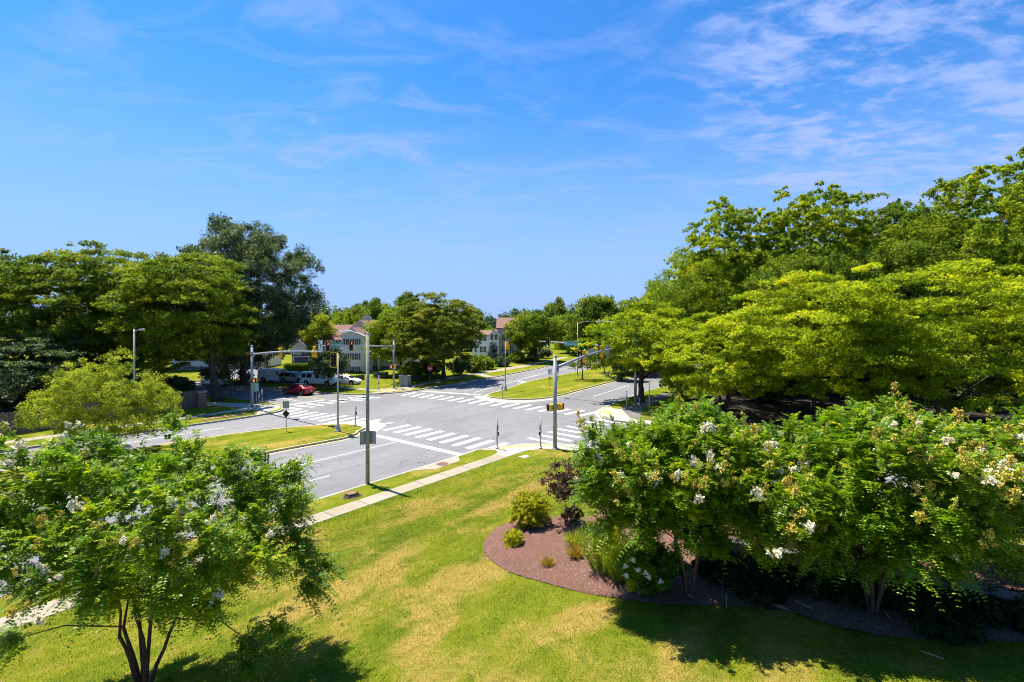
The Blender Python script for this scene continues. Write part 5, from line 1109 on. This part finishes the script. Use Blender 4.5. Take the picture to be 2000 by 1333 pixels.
# ================================================================ vehicles
M['glass'] = mat('car_glass', (.02, .025, .03), .08, spec=.8); M['tyre'] = mat('tyre', (.02, .02, .02), .85); M['rim'] = mat('alloy_rim', (.45, .46, .48), .3, .7); M['chrome'] = mat('bright_trim', (.6, .6, .62), .25, .8)
M['taillight'] = mat('red_lamp', (.55, .015, .015), .2, spec=.7); M['headlight'] = mat('clear_lamp', (.65, .68, .7), .12, spec=.8); M['trim'] = mat('black_trim', (.025, .025, .027), .6)
def vehicle(name, label, loc, rz, paint, st_, side_glass, top_glass, wheels, wr, W, lights, cat='car', rack=False, two_tone=None):
    """st_: stations (x, z_bottom, z_belt, z_top, w_belt, w_top) from rear to front (+x)"""
    root = thing(name, loc, rz, label, cat); mb = MB(); n = len(st_); ring = 10; vs = []; fs = []; mi = []
    def ringpts(s):
        x, zb, zl, zt, wb, wt = s; m1 = zb+(zl-zb)*.45
        return [(x, -wb*.86, zb), (x, -wb*.98, zb+.10), (x, -wb, m1), (x, -wb*.97, zl), (x, -wt, zt-.05 if zt-zl > .1 else zt-.02), (x, -wt*.80, zt), (x, 0, zt+.02), (x, wt*.80, zt), (x, wt, zt-.05 if zt-zl > .1 else zt-.02), (x, wb*.97, zl), (x, wb, m1), (x, wb*.98, zb+.10), (x, wb*.86, zb)]
    rp = [ringpts(s) for s in st_]; m = len(rp[0])
    for r_ in rp: vs += r_
    for i in range(n-1):
        for k in range(m-1):
            fs.append((i*m+k, (i+1)*m+k, (i+1)*m+k+1, i*m+k+1)); mi.append(1 if two_tone and k in (0, 1, 10, 11) else 0)
        fs.append((i*m+m-1, (i+1)*m+m-1, (i+1)*m, i*m)); mi.append(0)
    fs.append(tuple(range(m))); fs.append(tuple(reversed(range((n-1)*m, n*m)))); mi += [0, 0]
    me = bpy.data.meshes.new('body'); me.from_pydata(vs, [], fs); [me.materials.append(q) for q in (paint, two_tone or paint)]; me.polygons.foreach_set('material_index', mi); me.polygons.foreach_set('use_smooth', [len(f) == 4 for f in fs]); me.update()
    body = link('body', me, root); body.modifiers.new('edge', 'EDGE_SPLIT').split_angle = R(32)
    def interp(x):
        for i in range(n-1):
            if st_[i][0] <= x <= st_[i+1][0]:
                t = (x-st_[i][0])/(st_[i+1][0]-st_[i][0]); return [a+(b-a)*t for a, b in zip(st_[i], st_[i+1])]
        return st_[-1]
    for (x0, x1, lo, hi) in side_glass:
        g_ = MB()
        for sg in (-1, 1):
            a, b = interp(x0), interp(x1); ps = []
            for s_, f_ in ((a, lo), (b, lo), (b, hi), (a, hi)):
                z0_, z1_ = s_[2], s_[3]-.05; w0, w1 = s_[4]*.97, s_[5]; ps.append((s_[0], sg*(w0+(w1-w0)*f_+.012), z0_+(z1_-z0_)*f_))
            g_.add(ps, [(0, 1, 2, 3) if sg < 0 else (3, 2, 1, 0)])
        g_.build('window', [M['glass']], root)
    for i in top_glass:
        a, b = st_[i], st_[i+1]; g_ = MB(); k = .86
        def e(s_, t): return s_
        p0 = Vector((a[0], 0, a[3]+.02)); p1 = Vector((b[0], 0, b[3]+.02)); nrm = (p1-p0).normalized(); up = Vector((-nrm.z, 0, nrm.x)); 
        q0 = p0.lerp(p1, .08)+up*.012; q1 = p0.lerp(p1, .92)+up*.012; wa = a[5]+(b[5]-a[5])*.08; wb_ = a[5]+(b[5]-a[5])*.92
        g_.add([(q0.x, -wa*k, q0.z), (q1.x, -wb_*k, q1.z), (q1.x, wb_*k, q1.z), (q0.x, wa*k, q0.z)], [(0, 1, 2, 3)]); g_.build('windscreen', [M['glass']], root)
    for wx in wheels:
        for sg in (-1, 1):
            w_ = thing('wheel', (wx, sg*(W/2-.10), wr)); w_.parent = root; w_.rotation_euler = (R(90), 0, 0)
            MB().lathe([(wr*.62, -.11), (wr*.95, -.11), (wr, -.07), (wr, .07), (wr*.95, .11), (wr*.62, .11)], 20).build('tyre', [M['tyre']], w_, smooth=False)
            rm = MB(); rm.lathe([(wr*.63, -.10), (wr*.5, -.112 if sg > 0 else -.09), (wr*.15, -.118)], 16); rm.lathe([(wr*.63, .10), (wr*.5, .112), (wr*.15, .118)], 16)
            for k in range(5): a = 1.257*k; [rm.box((math.cos(a)*wr*.38, math.sin(a)*wr*.38, zz), (wr*.42, .05, .02), rz=a) for zz in (-.122, .122)]
            rm.build('rim', [M['rim']], w_)
            ar_ = MB(); ar_.tube([(wx, sg*(W/2-.22), wr+.02), (wx, sg*(W/2+.006), wr+.02)], [wr*1.2]*2, 20); ar_.build('wheel_arch', [M['trim']], root) if sg < 2 else 0
    for (nm, x, y, z, dx, dy, dz, m_) in lights:
        for sg in ((-1, 1) if y else (1,)): MB().box((x, sg*y, z), (dx, dy, dz)).build(nm, [M[m_]], root, bevel=.02)
    if rack:
        rk = MB(); zt = max(s[3] for s in st_); 
        for sg in (-1, 1): rk.tube([(-1.6, sg*.55, zt+.08), (.6, sg*.55, zt+.08)], .025, 6)
        for x in (-1.4, -.5, .4): rk.box((x, 0, zt+.09), (.05, 1.2, .03))
        rk.build('roof_rack', [M['trim']], root)
    return root
sedan = [(-2.33, .38, .82, .84, .72, .66), (-2.22, .26, .95, 1.00, .84, .70), (-1.75, .20, .98, 1.08, .90, .68), (-1.0, .18, .96, 1.40, .91, .60), (-.45, .18, .94, 1.46, .91, .60), (.15, .18, .93, 1.45, .91, .60), (.55, .18, .92, 1.36, .91, .60), (1.25, .18, .90, .98, .90, .68), (1.85, .20, .82, .87, .87, .66), (2.2, .26, .70, .74, .80, .62), (2.33, .36, .58, .60, .66, .55)]
M['red_paint'] = mat('dark_red_car_paint', (.33, .012, .022), .28, .15, spec=.6, coat=.6); M['white_paint'] = mat('white_van_paint', (.80, .80, .80), .35, spec=.5, coat=.3); M['tan_paint'] = mat('beige_metallic_paint', (.42, .38, .31), .35, .3, coat=.4); M['grey_paint'] = mat('dark_grey_paint', (.06, .065, .075), .3, .3, coat=.5)
X, Y = at(583, 770.5); hd = math.atan2(.43, -.90)
vehicle('parked_car', 'dark red sedan driving away along the left street', (X, Y, .0), hd, M['red_paint'], sedan, [(-1.45, -.50, .14, .86), (-.42, .42, .10, .90), (.50, 1.02, .10, .80)], (2, 6), (-1.42, 1.38), .33, 1.82,
        [('tail_light', -2.20, .66, .84, .16, .34, .16, 'taillight'), ('headlight', 2.10, .62, .66, .22, .3, .12, 'headlight'), ('mirror', .95, .98, .98, .16, .14, .11, 'red_paint'), ('licence_plate', -2.36, 0, .62, .02, .32, .15, 'white'), ('rear_bumper_trim', -2.33, 0, .34, .08, 1.3, .12, 'trim'), ('door_handle', -.6, .915, .80, .16, .02, .03, 'chrome')]).name = 'red_sedan'
van = [(-2.85, .45, 1.05, 1.75, .92, .84), (-2.75, .32, 1.1, 2.02, .98, .86), (-1.0, .30, 1.1, 2.08, 1.0, .86), (.7, .30, 1.1, 2.06, 1.0, .86), (1.1, .30, 1.1, 1.98, 1.0, .82), (1.75, .30, 1.08, 1.22, .98, .82), (2.45, .32, .98, 1.06, .94, .80), (2.72, .38, .82, .86, .84, .7), (2.80, .45, .62, .64, .74, .6)]
suv = [(-2.30, .42, .98, 1.35, .84, .68), (-2.2, .32, 1.0, 1.62, .90, .68), (-1.5, .30, 1.0, 1.74, .92, .70), (.0, .30, .98, 1.75, .92, .70), (.45, .30, .98, 1.66, .92, .68), (1.05, .30, .97, 1.12, .91, .72), (1.95, .32, .92, .98, .88, .70), (2.25, .4, .72, .76, .78, .62)]
ld = math.atan2(-.22, .97)
vl = [('tail_light', -2.80, .86, 1.0, .08, .14, .4, 'taillight'), ('headlight', 2.66, .66, .78, .14, .3, .16, 'headlight'), ('mirror', 1.2, 1.1, 1.25, .14, .2, .26, 'trim'), ('front_bumper', 2.78, 0, .45, .14, 1.6, .2, 'trim'), ('door_handle', .1, 1.01, .98, .14, .02, .04, 'trim')]
X, Y = at(541, 748.5); vehicle('cargo_van', 'white cargo van with a rear window, leftmost in the parking lot', (X, Y, .16), ld, M['white_paint'], van, [(.55, 1.45, .12, .82)], (4,), (-1.75, 1.7), .37, 2.0, vl, 'van', rack=True)
X, Y = at(576, 750); vehicle('suv', 'beige four-wheel-drive parked between the two white vans', (X, Y, .16), ld, M['tan_paint'], suv, [(-2.05, -1.35, .12, .86), (-1.22, -.35, .12, .88), (-.25, .55, .12, .84)], (4,), (-1.35, 1.4), .37, 1.84,
        [('tail_light', -2.26, .78, 1.05, .08, .14, .3, 'taillight'), ('headlight', 2.16, .6, .74, .14, .3, .16, 'headlight'), ('mirror', .75, 1.0, 1.1, .14, .16, .16, 'trim'), ('front_bumper', 2.28, 0, .45, .14, 1.5, .2, 'trim')], 'car', rack=True)
X, Y = at(600, 747); vehicle('parked_car', 'dark grey car parked between the beige four-wheel-drive and the longer white van', (X-.3, Y+1.0, .16), ld, M['grey_paint'], sedan, [(-1.45, -.50, .14, .86), (-.42, .42, .10, .90)], (2, 6), (-1.42, 1.38), .33, 1.82, [('tail_light', -2.20, .66, .84, .16, .34, .16, 'taillight'), ('headlight', 2.10, .62, .66, .22, .3, .12, 'headlight')])
X, Y = at(626, 755); vehicle('passenger_van', 'longer white van with dark side windows, behind the small round street tree', (X, Y, .16), ld, M['white_paint'], van, [(-2.6, -1.9, .12, .8), (-1.75, -.9, .12, .8), (-.3, .45, .12, .82), (.6, 1.45, .12, .82)], (4,), (-1.75, 1.7), .37, 2.0, vl, 'van')
X, Y = at(676, 752); vehicle('parked_car', 'low white car half hidden behind the grass bank, right of the longer white van', (X, Y, .05), ld, M['white_paint'], sedan, [(-1.45, -.50, .14, .86), (-.42, .42, .10, .90), (.5, 1.0, .1, .8)], (2, 6), (-1.42, 1.38), .33, 1.82, [('tail_light', -2.20, .66, .84, .16, .34, .16, 'taillight'), ('headlight', 2.10, .62, .66, .22, .3, .12, 'headlight')])
X, Y = at(412, 754.5); vehicle('parked_car', 'white car on the left street glimpsed beside the stout trunk', (X, Y+.8, .0), math.atan2(-.5, .86), M['white_paint'], sedan, [(-1.45, -.50, .14, .86), (-.42, .42, .10, .90), (.5, 1.0, .1, .8)], (2, 6), (-1.42, 1.38), .33, 1.82, [('tail_light', -2.20, .66, .84, .16, .34, .16, 'taillight'), ('headlight', 2.10, .62, .66, .22, .3, .12, 'headlight')])

# ================================================================ buildings
def siding(name, a):
    g = NT(name); sp = g.N.new('ShaderNodeSeparateXYZ'); g.L.new(g.pos, sp.inputs[0]); fr = g.m('FRACT', g.m('MULTIPLY', sp.outputs[2], 5.0)); c = g.mix(g.mr(fr, .0, .16, 1, 0), a, tuple(q*.72 for q in a)); g.base(c, .7, .2); return g.mt
M['siding'] = siding('pale_vinyl_siding', (.82, .82, .83)); M['siding_tan'] = siding('cream_vinyl_siding', (.66, .62, .53)); M['trim_w'] = mat('white_trim', (.72, .72, .72), .6)
M['shingle'] = mat('brown_shingles', (.185, .10, .078), .9, n_scale=2.5, n_amt=.3); M['pane'] = mat('window_glass', (.05, .06, .075), .1, spec=.7); M['shutter'] = mat('grey_shutter', (.10, .105, .13), .6); M['brick'] = mat('red_brick', (.26, .12, .085), .9, n_scale=6, n_amt=.25)
def gable(root, x0, x1, y0, y1, z0, ze, zr, along='y', wall='siding', overhang=.35):
    """one volume with a gabled roof; ridge along x or y"""
    mb = MB(); xm, ym = (x0+x1)/2, (y0+y1)/2
    if along == 'y':
        vs = [(x0, y0, z0), (x1, y0, z0), (x1, y0, ze), (xm, y0, zr), (x0, y0, ze), (x0, y1, z0), (x1, y1, z0), (x1, y1, ze), (xm, y1, zr), (x0, y1, ze)]
        fs = [(0, 1, 2, 3, 4), (9, 8, 7, 6, 5), (0, 4, 9, 5), (1, 6, 7, 2)]
    else:
        vs = [(x0, y0, z0), (x0, y0, ze), (x0, ym, zr), (x0, y1, ze), (x0, y1, z0), (x1, y0, z0), (x1, y0, ze), (x1, ym, zr), (x1, y1, ze), (x1, y1, z0)]
        fs = [(0, 1, 2, 3, 4)[::-1], (5, 6, 7, 8, 9), (0, 5, 6, 1), (4, 3, 8, 9)]
    mb.add(vs, fs); mb.build('wall', [M[wall]], root)
    rf = MB(); t = .14; o = overhang
    def slope(a, b, c, d): rf.add([a, b, c, d]+[(p[0], p[1], p[2]+t) for p in (a, b, c, d)], [(0, 3, 2, 1), (4, 5, 6, 7), (0, 1, 5, 4), (1, 2, 6, 5), (2, 3, 7, 6), (3, 0, 4, 7)])
    if along == 'y':
        k = (zr-ze)/(xm-x0)*o
        slope((x0-o, y0-o, ze-k), (xm, y0-o, zr), (xm, y1+o, zr), (x0-o, y1+o, ze-k)); slope((xm, y0-o, zr), (x1+o, y0-o, ze-k), (x1+o, y1+o, ze-k), (xm, y1+o, zr))
    else:
        k = (zr-ze)/(ym-y0)*o
        slope((x0-o, y0-o, ze-k), (x1+o, y0-o, ze-k), (x1+o, ym, zr), (x0-o, ym, zr)); slope((x0-o, ym, zr), (x1+o, ym, zr), (x1+o, y1+o, ze-k), (x0-o, y1+o, ze-k))
    r_ = rf.build('roof', [M['shingle']], root)
    if along == 'y':
        fb = MB(); k = (zr-ze)/(xm-x0)*o
        for (a, b) in (((x0-o, ze-k), (xm, zr)), ((xm, zr), (x1+o, ze-k))): fb.add([(a[0], y0-o-.03, a[1]-.16), (b[0], y0-o-.03, b[1]-.16), (b[0], y0-o-.03, b[1]+t+.03), (a[0], y0-o-.03, a[1]+t+.03)], [(0, 1, 2, 3)])
        fb.build('fascia', [M['trim_w']], r_)
    return r_
def window(root, x, y, z, w=.85, h=1.3, shut=True, door=False):
    fr = MB()
    for (cx, cz, sx, sz) in ((0, h/2, w+.14, .09), (0, -h/2, w+.14, .09), (-w/2, 0, .08, h-.09), (w/2, 0, .08, h-.09), (0, 0, w-.08, .045)): fr.box((x+cx, y-.03, z+cz), (sx, .08, sz))
    fr.box((x, y-.028, z), (.03, .05, h-.1)); f = fr.build('window', [M['trim_w']], root)
    MB().box((x, y-.008, z), (w-.02, .02, h-.02)).build('pane', [M['pane']], f)
    if shut:
        for sg in (-1, 1): MB().box((x+sg*(w/2+.24), y-.03, z), (.30, .05, h+.05)).build('shutter', [M['shutter']], f)
Ha = thing('apartment_building', (0, 0, 0), 0, 'pale three-storey building with a tall gabled front and brown roofs, beyond the vans', 'building')
def PX(px, Y): return (px-1000)*Y/976
def PZ(py, Y): return 10-(py-625)*Y/976
gable(Ha, PX(667, 93), PX(708, 93), 93, 99.5, 0, PZ(657, 93), PZ(642, 93), 'y')
for px_ in (678.5, 696):
    for pz in (669, 697, 723): window(Ha, PX(px_, 93), 93, PZ(pz, 93), .72, 1.2)
gable(Ha, PX(612, 99), PX(700, 99), 98.6, 108, 0, PZ(663, 99), PZ(636, 103), 'x', 'siding')
gable(Ha, PX(686, 99.6), PX(720, 99.6), 99.7, 110, 0, PZ(641, 99.6), PZ(627, 99.6), 'y')
gable(Ha, PX(708, 99), PX(800, 99), 100.4, 109.5, 0, PZ(645, 100), PZ(628, 105), 'x', 'siding_tan')
gable(Ha, PX(574, 97), PX(601, 97), 96, 103, 0, PZ(674, 97), PZ(664, 97), 'y', 'siding_tan')
for (px_, py_) in [(578, 690), (592, 690), (578, 712), (592, 712), (730, 724), (752, 724), (770, 696), (752, 696), (775, 724)]:
    window(Ha, PX(px_, 96 if px_ < 610 else 100.4), 96 if px_ < 610 else 100.4, PZ(py_, 97), .8, 1.25)
for (px_, py_) in [(659, 672), (659, 697), (618, 690), (640, 690)]: window(Ha, PX(px_, 98.6), 98.6, PZ(py_, 98.6), .7, 1.2)
mb = MB(); mb.box((PX(603, 97), 95.4, 1.5), (3.2, 2.4, 3.0)); mb.build('porch', [M['shutter']], Ha)
mb = MB(); x0_, x1_ = PX(713, 97), PX(742, 97); mb.add([(x0_, 96.5, 2.75), (x1_, 96.5, 2.75), (x1_, 100.3, 3.9), (x0_, 100.3, 3.9), (x0_, 96.5, 2.6), (x1_, 96.5, 2.6), (x1_, 100.3, 2.6), (x0_, 100.3, 2.6)], [(0, 1, 2, 3), (4, 7, 6, 5), (0, 4, 5, 1), (1, 5, 6, 2), (3, 7, 4, 0)]); mb.build('porch_roof', [M['shingle']], Ha)
mb = MB(); [mb.box((x, 96.7, 1.3), (.14, .14, 2.6)) for x in (x0_+.15, (x0_+x1_)/2, x1_-.15)]; mb.build('porch_posts', [M['trim_w']], Ha)
mb = MB(); xx = PX(717, 106); mb.box((xx, 106, 10.1), (1.7, 1.1, 1.1)); ch = mb.build('chimney', [M['siding_tan']], Ha); mb = MB(); [mb.tube([(xx+q, 106, 10.6), (xx+q, 106, 11.1)], .14, 8) for q in (-.45, 0, .45)]; mb.build('chimney_pots', [M['galv']], ch)
mb = MB(); mb.box((PX(687, 92.9), 92.97, .2), (4.0, .05, .5)); mb.build('foundation', [M['brick']], Ha)
Hb_ = thing('apartment_building', (0, 0, 0), 0, 'white building with brown roofs between the large layered tree and the far street tree', 'building')
gable(Hb_, PX(922, 118), PX(957, 118), 118, 128, 0, PZ(655, 118), PZ(647, 122), 'x'); gable(Hb_, PX(957, 117), PX(975, 117), 116, 126, 0, PZ(654, 116), PZ(645, 116), 'y'); gable(Hb_, PX(972, 120), PX(1018, 120), 119, 130, 0, PZ(641, 120), PZ(622, 125), 'x', 'siding_tan')
for (px_, py_, w) in [(940, 661, 1.0), (947, 661, 1.0), (940, 683, 1.0), (947, 683, 1.0), (929, 661, .8), (929, 683, .8)]: window(Hb_, PX(px_, 118), 118, PZ(py_, 118), w*.72, 1.4, False)
for (px_, py_) in [(961, 659), (969, 659), (961, 681), (969, 681)]: window(Hb_, PX(px_, 116), 116, PZ(py_, 116), .75, 1.3, False)
for (px_, py_) in [(983, 660), (1000, 660), (983, 682), (1000, 682)]: window(Hb_, PX(px_, 119), 119, PZ(py_, 119), .8, 1.3, False)
Hc_ = thing('house', (0, 0, 0), 0, 'pale house glimpsed through the leaves left of the stout trunk', 'building')
gable(Hc_, PX(335, 98), PX(412, 98), 98, 108, 0, PZ(690, 98), PZ(676, 103), 'x')
for px_ in (350, 368, 386, 402):
    for py_ in (700, 722): window(Hc_, PX(px_, 98), 98, PZ(py_, 98), .9, 1.2, True)
Hd_ = thing('house', (0, 0, 0), 0, 'cream house glimpsed under the oak right of the stout trunk', 'building')
gable(Hd_, PX(440, 100), PX(505, 100), 100, 110, 0, PZ(702, 100), PZ(690, 105), 'x', 'siding_tan')
for px_ in (452, 470, 488): window(Hd_, PX(px_, 100), 100, PZ(718, 100), .9, 1.2, True)
# ---- hedge, fences
def hedge(label, x0, y0, x1, y1, w, h, leaf='mid', seed=5):
    rng = np.random.default_rng(seed); n = 5200; L_ = math.hypot(x1-x0, y1-y0); d = np.array([(x1-x0)/L_, (y1-y0)/L_, 0]); nn = np.array([-d[1], d[0], 0])
    a = rng.uniform(0, L_, n); b = rng.uniform(-w/2, w/2, n); z = rng.uniform(0, h, n); f = rng.integers(0, 3, n); b = np.where(f == 0, -w/2, np.where(f == 1, w/2, b)); z = np.where(f == 2, h, z)
    P = a[:, None]*d+b[:, None]*nn; P[:, 2] = z; P += rng.normal(0, .05, P.shape); D = rng.normal(size=(n, 3)); Nn = rng.normal(0, .4, (n, 3)); Nn[:, 2] += .8; Nn -= nn*np.where(f == 0, 1, 0)[:, None]
    root = thing('hedge', (x0, y0, .15), 0, label, 'hedge'); link('foliage', leaf_mesh('foliage', P, D, Nn, np.full(n, .26), np.full(n, .18), rng.normal(.3, .15, n), LM[leaf]), root)
    mb = MB(); ang = math.atan2(d[1], d[0]); mb.box((d[0]*L_/2, d[1]*L_/2, h/2-.05), (L_-.2, w-.25, h-.2), rz=ang); mb.build('inner_branches', [M['soil']], root)
hedge('clipped dark green box hedge in front of the pale building, above the vans', PX(558, 92), 92, PX(606, 92), 92, 1.3, 1.6)
def board_fence(label, p, q, h, name='wooden_fence'):
    p, q = Vector(p), Vector(q); L_ = (q-p).length; d = (q-p)/L_; nn = Vector((-d.y, d.x)); root = thing(name, (p.x, p.y, .12), 0, label, 'fence'); rr = random.Random(8); ang = math.atan2(d.y, d.x)
    mb = MB(); x = 0
    while x < L_: hh = h+rr.uniform(-.03, .03); mb.box((d.x*x, d.y*x, hh/2), (.135, .02, hh), rz=ang, mi=rr.choice((0, 0, 1))); x += .148
    mb.build('boards', [M['fence'], M['fence2']], root)
    for z in (.35, h-.3): MB().box((d.x*L_/2-nn.x*.04, d.y*L_/2-nn.y*.04, z), (L_, .05, .09), rz=ang).build('rail', [M['fence2']], root)
    x = 0
    while x < L_+.1: MB().box((d.x*x-nn.x*.07, d.y*x-nn.y*.07, h/2+.03), (.1, .1, h+.06), rz=ang).build('post', [M['fence2']], root); x += 2.4
    return root
M['fence'] = mat('weathered_fence_boards', (.16, .115, .095), .9, n_scale=5, n_amt=.4); M['fence2'] = mat('darker_fence_boards', (.115, .08, .065), .9, n_scale=5, n_amt=.4)
pa, pb = Vector(at(400, 796)), Vector(at(23, 853)); board_fence('weathered vertical-board wooden fence along the left sidewalk under the dark trees', pa, pb+(pb-pa)*.9, 1.95)
MB()
X, Y = at(398, 797); o = thing('brick_pier', (X, Y-.3, .12), .3, 'low brown brick pier at the end of the wooden fence by the stout trunk', 'pier'); MB().box((0, 0, .85), (.7, .7, 1.7)).build('brickwork', [M['brick']], o, bevel=.02); MB().box((0, 0, 1.75), (.85, .85, .10)).build('capstone', [M['kerb']], o)
pa, pb = Vector(at(684, 748)), Vector(at(712, 744)); 
f = board_fence('short low beige fence beside the parked white car', pa, pb, .9, 'low_fence')
# ---- person standing in the shade
def person(loc, rz):
    J = {'pel': (0, 0, .95), 'wst': (0, 0, 1.12), 'chs': (0, 0, 1.36), 'nek': (0, -.01, 1.50), 'hed': (0, -.03, 1.64), 'top': (0, -.02, 1.74)}
    root = thing('person', loc, rz, 'person in dark clothes standing on the grass in the shade beneath the oak', 'person')
    V_ = [(0, 0, .95), (0, 0, 1.12), (0, 0, 1.36), (0, -.01, 1.49), (0, -.03, 1.60), (0, -.02, 1.71)]; E_ = [(0, 1), (1, 2), (2, 3), (3, 4), (4, 5)]; Rr = [(.15, .11), (.135, .10), (.17, .11), (.055, .055), (.085, .095), (.07, .075)]
    def chain(st, pts, rs):
        i = st
        for p, r_ in zip(pts, rs): V_.append(p); Rr.append(r_); E_.append((i, len(V_)-1)); i = len(V_)-1
    for s in (-1, 1):
        chain(0, [(s*.10, 0, .86), (s*.12, -.02, .50), (s*.13, .03, .09), (s*.14, -.12, .04)], [(.095, .095), (.06, .06), (.042, .045), (.045, .03)])
        chain(2, [(s*.19, 0, 1.40), (s*.25, .03, 1.12), (s*.23, -.08, .90), (s*.22, -.12, .82)], [(.06, .06), (.045, .045), (.034, .034), (.04, .02)])
    me = bpy.data.meshes.new('body'); me.from_pydata(V_, E_, []); o = link('body', me, root, (mat('dark_clothing', (.03, .03, .04), .8),))
    sk = o.modifiers.new('skin', 'SKIN'); sk.use_smooth_shade = True
    for i, r_ in enumerate(Rr): me.skin_vertices[0].data[i].radius = r_
    me.skin_vertices[0].data[0].use_root = True; o.modifiers.new('sub', 'SUBSURF').render_levels = 2
    mb = MB(); mb.lathe([(.086, 1.56), (.10, 1.64), (.09, 1.72), (.03, 1.765)], 12, (0, .01, 0)); mb.build('hair', [mat('dark_hair', (.02, .015, .012), .7)], root, smooth=True)
    mb = MB(); mb.lathe([(.02, 1.50), (.07, 1.54), (.085, 1.61), (.07, 1.68)], 12, (0, -.045, 0)); mb.build('face', [mat('skin', (.40, .24, .17), .6)], root, smooth=True)
    for s in (-1, 1): mb = MB(); mb.tube([(s*.12, -.01, .45), (s*.13, .03, .12)], [.068, .05], 8); mb.build('lower_leg', [mat('skin', (.40, .24, .17), .6)], root, smooth=True)
X, Y = at(471, 746); person((X, Y, .15), R(20))
